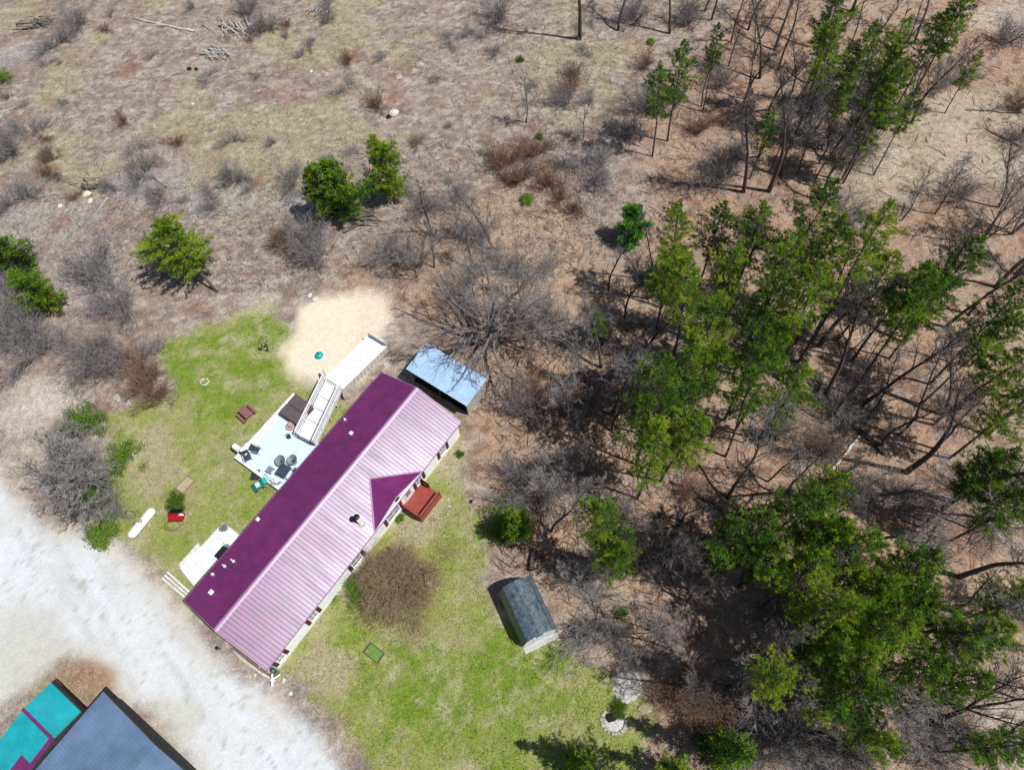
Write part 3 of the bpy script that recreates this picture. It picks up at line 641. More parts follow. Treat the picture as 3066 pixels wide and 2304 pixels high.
for s in (-1, 1): b = MB(); b.box(min(s*.35, s*.6), max(s*.35, s*.6), -.2, .2, .78, .81); b.build('side_shelf', M['black'], t)
t = thing('plant_stand', 'dark spiky garden ornament standing alone on the blue deck', 'ornament', hw(-7.85, 2.9, DZ), TH)
b = MB(); b.lathe(0, 0, [(.14, 0), (.17, .2), (.15, .22)], 12); b.build('pot', M['navy'], t); b = MB(); rg = random.Random(4)
for k in range(14): a = rg.random()*6.3; b.tube([Vector((0, 0, .2)), Vector((.12*math.cos(a), .12*math.sin(a), .5)), Vector((.33*math.cos(a), .2*math.sin(a), .55))], [.02, .03, .004], 4)
b.build('foliage', M['navy'], t)
# mower
t = thing('lawn_mower', 'teal push mower with white trim parked on grass below the deck', 'lawn mower', hw(-7.2, -1.75, 0), TH+R(-20))
b = MB(); b.prism([(-.3, -.45), (.3, -.45), (.34, -.2), (.34, .3), (.2, .45), (-.2, .45), (-.34, .3), (-.34, -.2)], .14, .3); b.build('deck', M['green'], t, bevel=.03)
b = MB(); b.box(-.17, .17, -.15, .2, .305, .5); b.cyl(0, .02, .5, .58, .13); b.build('engine', M['white'], t)
for x in (-.38, .38):
    for y in (-.34, .34):
        wl = MB().tube([Vector((x-.035, y, .12)), Vector((x+.035, y, .12))], [.12, .12], 14).build('wheel', M['black'], t)
        MB().tube([Vector((x-.04, y, .12)), Vector((x+.04, y, .12))], [.05, .05], 10).build('hub', M['white'], wl)
b = MB(); [b.tube([Vector((x, .4, .25)), Vector((x, 1.1, .95))], [.015, .015], 6) for x in (-.25, .25)]; b.tube([Vector((-.25, 1.1, .95)), Vector((.25, 1.1, .95))], [.018, .018], 6); b.build('handle', M['metal'], t)
MB().box(-.25, .25, .45, .85, .25, .55).build('grass_bag', M['turq'], t, bevel=.06)
t = thing('garden_cart', 'small two wheeled cart beside the mower at the deck corner', 'cart', hw(-7.95, -1.15, 0), TH+R(30))
MB().prism([(-.25, -.35), (.25, -.35), (.25, .35), (-.25, .35)], .2, .5, [(-.32, -.42), (.32, -.42), (.32, .42), (-.32, .42)]).build('tray', M['dark'], t)
for x in (-.32, .32): MB().tube([Vector((x-.03, .1, .16)), Vector((x+.03, .1, .16))], [.16, .16], 14).build('wheel', M['black'], t)
MB().tube([Vector((0, -.4, .35)), Vector((0, -1.0, .6))], [.018, .018], 6).build('handle', M['metal'], t)
# picnic table
t = thing('picnic_table', 'maroon wooden picnic table with two benches on the lawn', 'picnic table', hw(-12.7, 2.5, 0), TH+R(84))
t.scale = (.82, .72, .9)
MB().box(-.42, .42, -.85, .85, .70, .75).build('tabletop', M['maroonwood'], t)
for s in (-1, 1): MB().box(min(s*.62, s*.88), max(s*.62, s*.88), -.85, .85, .42, .46).build('bench', M['maroonwood'], t)
for y in (-.6, .6): b = MB(); b.bar((-.25, y, .7), (-.75, y, 0), .05, .09); b.bar((.25, y, .7), (.75, y, 0), .05, .09); b.bar((-.85, y+.06, .39), (.85, y+.06, .39), .04, .08); b.build('frame', M['brownwood'], t)
# turquoise sandbox toy
t = thing('sand_toy', 'round turquoise lidded tub lying on the pale sand', 'tub', hw(-11.4, 10.5, 0), TH)
b = MB(); b.lathe(0, 0, [(.25, 0), (.36, .1), (.38, .2), (.34, .22)], 20); b.build('body', M['turq'], t, True); b = MB(); b.lathe(-.03, 0, [(.33, .225), (.28, .32), (.12, .38)], 20); b.build('lid', M['turq'], t, True)
MB().box(-.18, .1, -.05, .05, .385, .42).build('handle', M['dark'], t)
# side deck at the lower end
t = thing('side_deck', 'white low deck with steps along the lower left side of the house', 'deck', hw(-6.5, -8.1, 0), TH)
b = MB(); b.prism([(-.8, 2.45), (-.85, .2), (-1.0, -2.1), (.95, -2.45), (1.0, 1.2), (2.4, 1.4), (2.4, 2.4), (.6, 2.5)], .33, .42); b.build('deck_floor', M['deckwhite'], t)
b = MB(); b.box(-.8, -.76, -2.0, 2.4, 0, .32); b.box(-.7, .9, -2.2, -2.16, 0, .32); b.build('skirt', M['offwhite'], t)
b = MB(); b.box(-1.4, -.92, -2.0, .1, .1, .2); b.box(-1.2, -.86, -2.0, .1, .205, .3); b.build('steps', M['offwhite'], t)
t = thing('planter_tub', 'grey blue round planter on the top corner of the white side deck', 'planter', hw(-6.75, -5.9, .42), TH)
b = MB(); b.lathe(0, 0, [(.22, 0), (.31, .4), (.33, .42), (.27, .42), (.25, .36)], 18); b.build('pot', M['mesh'], t, True)
b = MB(); b.lathe(0, 0, [(.24, .361), (.02, .39)], 12); b.build('soil', M['soil'], t)
t = thing('deck_bench', 'white bench near the roof edge on the side deck', 'bench', hw(-5.35, -6.3, .42), TH)
MB().box(-.45, .45, -.5, .5, .38, .45).build('seat', M['white'], t, bevel=.02)
for y in (-.42, .42): MB().box(-.4, .4, y-.03, y+.03, 0, .38).build('leg', M['offwhite'], t)
t = thing('charcoal_grill', 'black covered grill on the white side deck by the roof edge', 'grill', hw(-5.15, -7.4, .42), TH)
MB().prism([(-.3, -.45), (.3, -.45), (.3, .45), (-.3, .45)], 0, .8, [(-.36, -.5), (.36, -.5), (.36, .5), (-.36, .5)]).build('cover', M['black'], t, bevel=.06)
MB().box(-.3, .3, .52, .75, .6, .64).build('side_shelf', M['metal'], t)
for k in range(3):
    b = MB(); b.bar((-1.3, 0, .03), (1.3, 0, .03), .16, .05); o = b.build('timber_plank', M['offwhite'], None); o.location = hw(-7.0, -11.05-k*.26, 0); o.rotation_euler = (0, 0, TH+R(-2+k))
    tag(o, ('grey plank nearest the white side deck steps', 'middle grey plank of three beside the gravel', 'outermost grey plank of three, lying on the gravel')[k], 'plank', 'planks on the gravel by the side deck')
# propane tank
t = thing('propane_tank', 'long white capsule shaped gas tank on the lawn near the gravel', 'gas tank', hw(-12.75, -9.4, 0), TH-R(-4))
pr = []; Rr = .36; Lh = 1.05; zc = .55
pts = []; rad = []
for i in range(7): a = math.pi/2*i/6; pts.append(Vector((0, -Lh-Rr*math.cos(a), zc))); rad.append(max(.01, Rr*math.sin(a)))
for i in range(7): a = math.pi/2*i/6; pts.append(Vector((0, Lh+Rr*math.sin(a), zc))); rad.append(max(.01, Rr*math.cos(a)))
MB().tube(pts, rad, 20).build('tank', M['white'], t, True)
b = MB(); b.lathe(0, .05, [(.18, zc+Rr-.06), (.18, zc+Rr+.08), (.1, zc+Rr+.14)], 16); b.build('valve_dome', M['pink'], t, True)
for y in (-.8, .8): MB().box(-.28, .28, y-.1, y+.1, 0, .24).build('foot', M['concrete'], t)
# little well house
t = thing('wishing_well', 'small red well house with black pitched roof on the lawn', 'well house', at(537, 1548, 0), R(0))
MB().box(-.42, .42, -.35, .35, 0, .62).build('body', M['brightred'], t)
b = MB(); b.slab([(-.52, 0, 1.0), (-.52, -.48, .62), (.52, -.48, .62), (.52, 0, 1.0)], .05); b.build('roof_slope', M['brightred'], t)
b = MB(); b.slab([(-.52, .5, .62), (-.52, .005, 1.0), (.52, .005, 1.0), (.52, .5, .62)], .05); b.build('roof_slope', M['black'], t)
MB().tube([Vector((.3, -.05, .8)), Vector((.55, -.05, .95)), Vector((.72, -.05, .8))], [.09, .1, .07], 10).build('bucket', M['white'], t)
o = MB().rock((0, 0, .08), .2, random.Random(2)).build('garden_stone', M['pink'], None, True); o.location = at(569, 1538); tag(o, 'pale pink stone right beside the red well house', 'stone')
b = MB(); rg = random.Random(5)
for ci in range(3):
    pts = [Vector(((.75-.12*ci)*math.cos(a/24*6.28+ci)*(1+.1*rg.random()), (.5-.1*ci)*math.sin(a/24*6.28+ci), .03)) for a in range(22)]; b.tube(pts, [.022]*22, 5)
o = b.build('garden_hose', M['brownwood'], None); o.location = at(520, 1572); tag(o, 'dark coiled hose on the grass in front of the red well house', 'hose')
def frame_bed(label, p, rz_, w, l, h, m, soilm):
    t = thing('raised_bed', label, 'raised bed', p, rz_)
    b = MB(); b.box(-w, w, -l, -l+.05, 0, h); b.box(-w, w, l-.05, l, 0, h); b.box(-w, -w+.05, -l+.05, l-.05, 0, h); b.box(w-.05, w, -l+.05, l-.05, 0, h); b.build('frame', M[m], t)
    MB().box(-w+.055, w-.055, -l+.055, l-.055, -.02, .05).build('filling', soilm, t)
frame_bed('empty wooden bed frame on the lawn above the red well house', hw(-12.5, -5.1, 0), TH, .48, .72, .34, 'wood', mat('dry_straw', (.38, .33, .22), .95, .3, 8, bump=.4))
frame_bed('low bed frame filled with green grass on the lower lawn', hw(9.2, -6.35, 0), TH, .68, .44, .16, 'brownwood', mat('bed_grass', (.14, .26, .05), .95, .4, 12, bump=.5))
# flower bed at the drive end of the house
o = MB().tube([Vector((-2.0, .12, .13)), Vector((-.8, 0, .13)), Vector((.8, -.05, .12)), Vector((2.05, 0, .1))], [.15, .12, .1, .09], 10).build('edging_log', M['deadwood'], None, True)
o.location = hw(2.25, -12.2, 0); o.rotation_euler = (0, 0, TH+R(5)); tag(o, 'long bleached log edging the bed at the lower house end', 'log')
o = MB().box(-2.1, 2.1, -.42, .3, -.02, .035).build('flower_bed', M['soil'], None); o.location = hw(2.2, -11.75, 0); o.rotation_euler = (0, 0, TH+R(4)); tag(o, 'narrow soil bed between bleached log and the lower house end', 'flower bed')
rg = random.Random(8)
def stone(label, p, r, m='stone', grp=None, sq=.6):
    o = MB().rock((0, 0, r*.2), r, rg, sq).build('stone', M[m], None, False); o.location = p; o.rotation_euler = (0, 0, rg.random()*6); tag(o, label, 'stone', grp); return o
for x, y, r, l in ((1.0, -11.8, .13, 'pale stone at the left end of the soil bed'), (2.0, -11.7, .2, 'round grey stone in the soil bed behind the log'), (2.8, -11.75, .24, 'largest dark ringed stone in the soil bed'), (3.6, -11.7, .2, 'stone nearest the white corner post of the house bed'),
                   (.3, -11.75, .15, 'pale stone just outside the left end of the log'), (2.9, -12.55, .12, 'small pale stone on the grass side of the log')):
    stone(l, hw(x, y, .03), r, 'palestone' if 'pale' in l else 'stone')
t = thing('corner_post', 'short white posts at the lower corner of the house bed', 'post', hw(4.3, -12.0, 0), TH)
b = MB(); b.box(-.1, .1, -.1, .1, 0, .5); b.bar((-.3, .3, .35), (.3, -.35, .3), .12, .12); b.bar((0, 0, .4), (.2, .6, .3), .1, .1); b.build('post', M['white'], t)
t = thing('gazing_ball', 'small green and blue ornament in the soil bed near the post', 'ornament', hw(3.95, -11.5, .03), TH)
b = MB(); b.lathe(0, 0, [(.02, .3), (.14, .35), (.19, .47), (.14, .6), (.02, .66)], 16); b.build('ball', M['green'], t, True); b = MB(); b.lathe(0, 0, [(.15, 0), (.05, .08), (.04, .29)], 12); b.build('stand', M['dark'], t)
t = thing('garden_lamp', 'thin dark garden lamp at the edge of the gravel by the log', 'lamp', hw(-.5, -12.7, 0), TH)
b = MB(); b.tube([Vector((0, 0, 0)), Vector((0, 0, .7)), Vector((.25, .15, .75))], [.02, .02, .015], 6); b.build('pole', M['black'], t); b = MB(); b.lathe(0, 0, [(.11, .7), (.13, .76), (.02, .84)], 12); b.build('lamp_head', M['black'], t)
def ring(name, label, cat, p, rx, ry, n, r, m):
    t = thing(name, label, cat, p)
    for k in range(n):
        a = k/n*6.283+rg.random()*.2; MB().rock((rx*math.cos(a), ry*math.sin(a), r*.4), r*(.8+.4*rg.random()), rg).build('stone', M[m], t)
    return t
t = ring('fire_pit', 'ring of stones round a blackened fire pit at the wood edge', 'fire pit', at(1838, 2158), .85, .8, 20, .13, 'stone')
b = MB(); b.lathe(0, 0, [(.7, .0), (.5, .05), (.1, .04)], 14); b.build('ash_bed', M['ash'], t); b = MB(); b.rock((-.15, .25, .08), .34, rg, .3); b.build('charred_log', M['charcoal'], t)
t = ring('stone_ring', 'ring of pale stones on dry ground right of the red porch', 'stone ring', at(1322, 1518), .7, .9, 16, .06, 'palestone')
ring('stone_ring', 'small ring of pale stones on the grass beside the grey shed', 'stone ring', at(1686, 1903), .45, .4, 12, .08, 'palestone')
t = ring('stone_ring', 'ring of white stones round a stump on the upper left lawn', 'stone ring', at(613, 1143), .36, .32, 10, .09, 'palestone')
b = MB(); b.cyl(0, 0, 0, .15, .15, .13, 12); b.build('stump', M['wood'], t)
b = MB(); rg2 = random.Random(31); n = 26
pl = [((.95+.25*rg2.random())*math.cos(i/n*6.283), (1.0+.25*rg2.random())*math.sin(i/n*6.283)) for i in range(n)]
b.prism(pl, -.02, .05, [(x*.8, y*.8) for x, y in pl]); 
for k in range(30): a = rg2.random()*6.3; q = rg2.random()*.7; b.rock((q*math.cos(a), q*math.sin(a), .05), .06+.07*rg2.random(), rg2, .4)
o = b.build('ash_heap', M['ash'], None); o.location = at(1880, 2052); tag(o, 'pale grey patch of ash on the lawn above the fire pit', 'ash patch')
# garden ornaments up on the lawn
t = thing('flower_planter', 'white blossoms and green plant in pots at the edge of the sand', 'planter', at(793, 1040))
b = MB(); [b.lathe(x, y, [(.12, 0), (.17, .25), (.14, .25)], 12) for x, y in ((-.3, -.2), (.15, .1), (.35, -.3))]; b.build('pot', M['dark'], t)
b = MB(); b2 = MB()
for k in range(120):
    c = ((-.3, -.2), (.15, .1), (.35, -.3))[k % 3]; p = Vector((c[0]+rg.gauss(0, .13), c[1]+rg.gauss(0, .13), .3+rg.random()*.2)); d = Vector((rg.gauss(0, 1), rg.gauss(0, 1), rg.random())).normalized()*.08; e = d.orthogonal().normalized()*.04
    (b if k % 4 else b2).add([p-e, p+d, p+e], [(0, 1, 2)], rg.random())
b.build('leaves', M['leafy'], t); b2.build('blossoms', M['flower'], t)
t = thing('wire_arch', 'thin round wire hoop beside the white blossoms on the lawn', 'hoop', at(793, 1025))
b = MB(); b.tube([Vector((.36*math.cos(a/20*6.283), .36*math.sin(a/20*6.283), .5)) for a in range(21)], [.018]*21, 6); [b.tube([Vector((.36*math.cos(a), .36*math.sin(a), 0)), Vector((.36*math.cos(a), .36*math.sin(a), .5))], [.015, .015], 5) for a in (0, 2.1, 4.2)]; b.build('hoop', M['dark'], t)
t = thing('bird_bath', 'small pale bird bath in the brown bush edge on the lawn', 'bird bath', at(1291, 1751))
b = MB(); b.lathe(0, 0, [(.16, 0), (.07, .08), (.06, .6), (.24, .68), (.25, .74), (.2, .7)], 16); b.build('basin', M['palestone'], t, True)
for (x, y, r, l, m) in ((1350, 1400, 0, '', ''), (352, 1192, .42, 'large grey rock at the upper lawn edge, left of its pair', 'stone'), (382, 1208, .36, 'grey rock at the upper lawn edge, right of its pair', 'stone'),
        (262, 582, .42, 'white rock highest of three in the left field', 'palestone'), (272, 602, .3, 'white rock in the middle of three in the left field', 'palestone'), (180, 617, .25, 'whitish rock left of the white pair in the field', 'palestone'),
        (928, 885, .25, 'pale rock at the upper tip of the sand patch', 'palestone'), (945, 897, .3, 'larger pale rock beside the sand patch tip', 'palestone'), (828, 845, .2, 'lone dark rock between field and sand patch', 'stone'),
        (567, 207, .28, 'dark rock below the brush pile, left of its pair', 'charcoal'), (588, 208, .24, 'dark rock below the brush pile, right of its pair', 'charcoal'),
        (1258, 197, .45, 'grey slab rock in the upper field, right of its pair', 'stone'), (1195, 232, .4, 'grey slab rock in the upper field, left of its pair', 'stone'), (1180, 340, .5, 'white rock beside a dark hollow in the middle of the field', 'palestone'), (1165, 350, .3, 'dark rock beside the white rock in the field', 'charcoal'),
        (578, 312, .2, 'small upright white stone on the yellow green field', 'palestone'), (932, 214, .2, 'small pale stone in the upper field', 'palestone'),
        (1410, 1500, .16, 'small dark stone on the lawn edge below the wood', 'charcoal'), (870, 2075, .16, 'pale stone at the lower corner of the house', 'palestone'), (850, 2035, .14, 'small pale stone on dirt at the lower house corner', 'palestone')):
    if r: stone(l, at(x, y, 0), r, m)
o = MB().tube([Vector((0, 0, .3)), Vector((0, .6, .26)), Vector((.1, 1.5, .4))], [.25, .2, .1], 9).build('tree_stump', M['bark'], None, True); o.location = at(1592, 1708); tag(o, 'dark rotten log end behind the grey barn shaped shed', 'stump')
MBt = MB(); rg3 = random.Random(3)
for k in range(9):
    a = k*.7; MBt.rock((.9*math.cos(a), .45*math.sin(a), .05), .09, rg3)

# ------------------------------------------------------------ vegetation builders
def limb(rng, p, d, L, r0, r1, n, wander, up):
    pts = [p.copy()]; rad = [r0]; d = d.normalized()
    for i in range(n):
        d = (d+Vector((rng.gauss(0, wander), rng.gauss(0, wander), rng.gauss(0, wander)+up))).normalized()
        p = p+d*(L/n); pts.append(p.copy()); rad.append(r0+(r1-r0)*(i+1)/n)
    return pts, rad
def along(pts, f):
    k = min(int(f*(len(pts)-1)), len(pts)-2); t = f*(len(pts)-1)-k
    return pts[k].lerp(pts[k+1], t), (pts[k+1]-pts[k]).normalized()
def side(rng, d, ang):
    o = d.orthogonal().normalized(); o.rotate(Matrix.Rotation(rng.random()*6.283, 3, d)); return (d*math.cos(ang)+o*math.sin(ang)).normalized()
def bare_tree(seed, h, r, first=.3, nprim=14, spread=.6, plen=.42, nsec=7, nter=6, multi=1, twr=.011, up=.05, lean=0, ntw=3):
    rng = random.Random(seed); T = MB(); Cn = MB()
    for m in range(multi):
        a = m*6.283/multi+rng.random(); d0 = Vector((math.cos(a)*.28*(multi > 1)+rng.gauss(0, .03), math.sin(a)*.28*(multi > 1)+rng.gauss(0, .03), 1))
        tp, tr = limb(rng, Vector((0, 0, -.1)), d0, h*(1 if m == 0 else .8), r/(multi**.35), .02, 12, .06, .02)
        T.tube(tp, tr, 7)
        for i in range(nprim):
            f = first+(1-first)*((i+rng.random()*.8)/nprim)**.9; p, d = along(tp, min(f, .985))
            L = h*plen*(1.15-f)*(.7+.6*rng.random()); b = side(rng, d, spread*(.8+.5*rng.random()))
            rr = max(.022, r*.42*(1.1-f)); pp, pr = limb(rng, p, b, L, rr, .014, 7, .11, up)
            T.tube(pp, pr, 5, cap=False)
            for j in range(nsec):
                f2 = .2+.8*(j+rng.random())/nsec; q, dq = along(pp, min(f2, .98)); L2 = L*.5*(1.2-f2*.7)*(.6+.7*rng.random())
                sp, sr = limb(rng, q, side(rng, dq, .6+.35*rng.random()), L2, max(.016, rr*.4*(1.2-f2)), twr, 4, .14, up)
                Cn.tube(sp, sr, 3, cap=False)
                for k in range(nter):
                    q3, d3 = along(sp, .15+.83*rng.random()); L3 = L2*.55*(.5+.8*rng.random())
                    tt, t3 = limb(rng, q3, side(rng, d3, .6+.4*rng.random()), L3, twr*1.1, twr*.7, 3, .15, up)
                    Cn.tube(tt, t3, 3, cap=False)
                    for l in range(ntw):
                        q4, d4 = along(tt, .2+.75*rng.random()); e = q4+side(rng, d4, .7)*L3*(.3+.4*rng.random()); w = d4.orthogonal().normalized()*twr*.8
                        Cn.add([q4-w, q4+w, e], [(0, 1, 2)])
    return T, Cn
def tuft(b, rng, p, d, s, n, tone):
    for i in range(n):
        v = Vector((rng.gauss(0, 1), rng.gauss(0, 1), rng.gauss(0, .8)+.35))+d*.9; v = v.normalized()*s*(.6+.7*rng.random())
        w = Vector((rng.gauss(0, 1), rng.gauss(0, 1), rng.gauss(0, 1))).cross(v).normalized()*s*.17
        o = p+Vector((rng.gauss(0, s*.4), rng.gauss(0, s*.4), rng.gauss(0, s*.3)))
        b.add([o-w, o+w, o+v], [(0, 1, 2)], max(0, min(1, tone+rng.gauss(0, .12))))
def conifer(seed, h, crown0, rmax, nb=80, nt=21, ts=.17, tn=17, r=.16, shape='pine', droop=-.02, dead=14):
    rng = random.Random(seed); T = MB(); N = MB()
    tp, tr = limb(rng, Vector((0, 0, -.1)), Vector((rng.gauss(0, .03), rng.gauss(0, .03), 1)), h, r, .02, 10, .018, .01); T.tube(tp, tr, 7)
    lobes = [(rng.random()*6.283, .55+.6*rng.random()) for _ in range(7)]
    for i in range(nb):
        f = crown0+(1-crown0)*((i//5)*5+2+rng.random()*1.6)/nb; g = (f-crown0)/(1-crown0); p, d = along(tp, min(f, .99)); a = i*2.399+rng.gauss(0, .3)
        if shape == 'pine': prof = (math.sin(math.pi*min(1, (g*.92+.12)))**.6)*(1.0-.25*g)
        else: prof = (1-g)**.85*.95+.06
        lob = lobes[int(g*6.99)]; prof *= .70+.5*math.cos(a-lob[0])*lob[1]*.7+.35*rng.random()
        L = max(.25, rmax*prof); b = Vector((math.cos(a), math.sin(a), .12+.5*g if shape == 'pine' else -.15+.3*g))
        pp, pr = limb(rng, p, b, L, max(.014, .045*(1-g*.6)), .01, 5, .07, droop); T.tube(pp, pr, 3, cap=False)
        bt = .48+rng.gauss(0, .2); m = max(3, int(nt*L/rmax))
        for j in range(m):
            f2 = .30+.70*(j+rng.random())/m; q, dq = along(pp, min(f2, .99))
            o = dq.cross(Vector((0, 0, 1))).normalized()*rng.gauss(0, 1)*.19*L*(1.25-f2)
            tuft(N, rng, q+o+Vector((0, 0, rng.gauss(0, .07))), dq, ts, tn, bt+.18*(f2-.6)+rng.gauss(0, .06))
    for i in range(dead):
        p, d = along(tp, .15+(crown0-.1)*rng.random()); a = rng.random()*6.283
        pp, pr = limb(rng, p, Vector((math.cos(a), math.sin(a), .1)), .5+1.2*rng.random(), .02, .008, 4, .12, 0); T.tube(pp, pr, 3, cap=False)
    return T, N
def shrub(seed, rad, h, stems=26, tw=7, twr=.009, fan=1.0, tw2=3):
    rng = random.Random(seed); T = MB(); Cn = MB()
    for i in range(stems):
        a = rng.random()*6.283; a += .5*math.sin(3*a+seed); q = rad/h*fan*rng.random()**.6*(.6+.7*abs(math.sin(a*1.5+seed))); sp0 = rng.choice((.1, .25, .6)); p = Vector((math.cos(a)*sp0*rad, math.sin(a*1.3)*sp0*rad, -.03))
        pp, pr = limb(rng, p, Vector((math.cos(a)*q, math.sin(a)*q, 1)), h*(.7+.5*rng.random())*math.sqrt(1+q*q*.6), .02, .008, 5, .12, .01); T.tube(pp, pr, 3, cap=False)
        for j in range(tw):
            p2, d2 = along(pp, .15+.83*rng.random()); L = h*.38*(.5+rng.random()); t2, r2 = limb(rng, p2, side(rng, d2, .75), L, twr, twr*.7, 3, .18, .02); Cn.tube(t2, r2, 3, cap=False)
            for k in range(tw2):
                q4, d4 = along(t2, .2+.75*rng.random()); e = q4+side(rng, d4, .7)*L*(.3+.4*rng.random()); w = d4.orthogonal().normalized()*twr*.8; Cn.add([q4-w, q4+w, e], [(0, 1, 2)])
    return T, Cn
def leafbush(seed, rad, h, n=3600, s=.11, stems=14, hollow=0):
    rng = random.Random(seed); T, Cn = shrub(seed, rad*.9, h*.8, stems, 6); L = MB(); cl = [(rng.gauss(0, .5)*rad, rng.gauss(0, .5)*rad, h*(.3+.6*rng.random()), rng.random()) for _ in range(22)]
    for i in range(n):
        c = cl[i % 22]; p = Vector((c[0]+rng.gauss(0, .2)*rad, c[1]+rng.gauss(0, .2)*rad, max(.03, c[2]*(1-.3*((c[0]**2+c[1]**2)/rad**2))+rng.gauss(0, .14)*h)))
        v = Vector((rng.gauss(0, 1), rng.gauss(0, 1), rng.gauss(0, 1))).normalized()*s*(.6+.8*rng.random()); w = v.orthogonal().normalized()*s*.4
        L.add([p-w, p+w, p+v], [(0, 1, 2)], max(0, min(1, .3+.4*c[3]+rng.gauss(0, .15))))
    return T, Cn, L
P_ = {}
def reg(k, T, Cn, tm, cm, tn='trunk', cn='crown'):
    P_[k] = [(T.data(tn, M[tm], True), tn), (Cn.data(cn, M[cm]), cn)]
for i, (h, c0, rm, nb) in enumerate(((17, .42, 3.1, 85), (16, .44, 2.6, 75), (17.5, .38, 3.4, 90), (15, .40, 2.9, 80), (16.5, .50, 2.6, 65))):
    reg('pine%d' % i, *conifer(100+i, h, c0, rm, nb), 'bark', 'needle')
for i, (h, rm) in enumerate(((7.5, 2.1), (6.5, 2.3), (8, 2.0))): reg('young%d' % i, *conifer(200+i, h, .10, rm, 130, 14, .21, 12, .12, 'pine', .0, 0), 'bark', 'needle')
for i, (h, rm) in enumerate(((4.2, 1.5), (9.5, 1.6))): reg('spruce%d' % i, *conifer(220+i, h, .04, rm, 120, 12, .20, 10, .09, 'cone', -.01, 0), 'bark', ('spruce', 'needle')[i])
for i, (h, r, fi, np_, sp, pl) in enumerate(((14, .22, .42, 16, .55, .34), (17, .26, .5, 16, .5, .28), (10.5, .15, .3, 15, .55, .38), (12.5, .18, .35, 17, .6, .36), (8, .09, .25, 13, .5, .42))):
    reg('bare%d' % i, *bare_tree(300+i, h, r, fi, np_, sp, pl), 'bark', 'darktwig' if i < 3 else 'twig')
for i, (h, r, mu) in enumerate(((9, .13, 3), (7, .1, 4))): reg('multi%d' % i, *bare_tree(320+i, h, r, .22, 10, .6, .42, 6, 5, mu), 'palebark', 'paletwig')
reg('sapling', *bare_tree(330, 4.2, .05, .15, 12, .55, .42, 5, 4, 1, .009), 'bark', 'twig')
reg('slim', *bare_tree(331, 12.5, .11, .35, 12, .45, .2, 4, 4, 1, .010), 'bark', 'darktwig')
for k, s_, ra, h, st, tm, cm in (('gshrub0', 1, 1.5, 1.9, 44, 'twig', 'twig'), ('gshrub1', 2, 1.9, 1.6, 50, 'twig', 'paletwig'), ('bshrub', 3, 1.1, 1.5, 36, 'browntwig', 'browntwig'), ('tshrub', 4, 1.5, 1.5, 44, 'tantwig', 'browntwig'), ('pshrub', 5, 1.0, 1.3, 34, 'paletwig', 'paletwig')):
    reg(k, *shrub(400+s_, ra, h, st, 11), tm, cm, 'stems', 'twigs')
for k, s_, ra, h in (('gbush0', 1, .95, 1.1), ('gbush1', 2, 1.4, 1.3)):
    T, Cn, L = leafbush(450+s_, ra, h); reg(k, T, Cn, 'bark', 'twig', 'stems', 'twigs'); P_[k].append((L.data('leaves', M['leafy']), 'leaves'))

AUTO = []
def plant(kind, name, look, cat, base, rz_=None, sc_=1.0, zs=None, tilt=None, group=None, top=None, label=None):
    o = bpy.data.objects.new(name, None); C.objects.link(o); o.location = base
    rgp = random.Random(hash((round(base[0], 2), round(base[1], 2), 7)) & 0xffff)
    e = Matrix.Rotation(rgp.random()*6.283 if rz_ is None else rz_, 3, 'Z')
    if tilt is not None:
        ax = Vector((-tilt[1], tilt[0], 0)).normalized(); e = Matrix.Rotation(math.hypot(*tilt), 3, ax) @ e
    o.rotation_euler = e.to_euler(); an = rgp.uniform(.75, 1.3) if 'shrub' in kind else 1; o.scale = (sc_*an, sc_/an, zs or sc_); o.empty_display_size = .3
    for me, nm in P_[kind]: inst(me, nm, o)
    o['category'] = cat
    if group: o['group'] = group
    if label: o['label'] = label
    else: AUTO.append((o, look, top or (base[0], base[1], 1)))
    return o
def crown_at(kind, h, frac, px, py, look, sc_=1.0, group='tall pines of the wood', name='pine_tree', zs=None):
    z = h*frac*(zs or sc_); top = at(px, py, z); return plant(kind, name, look, 'tree', Vector((top.x, top.y, 0)), None, sc_*.84, sc_, None, group, top)
PH = [(17, .76), (16, .79), (17.5, .73), (15, .77), (16.5, .81)]
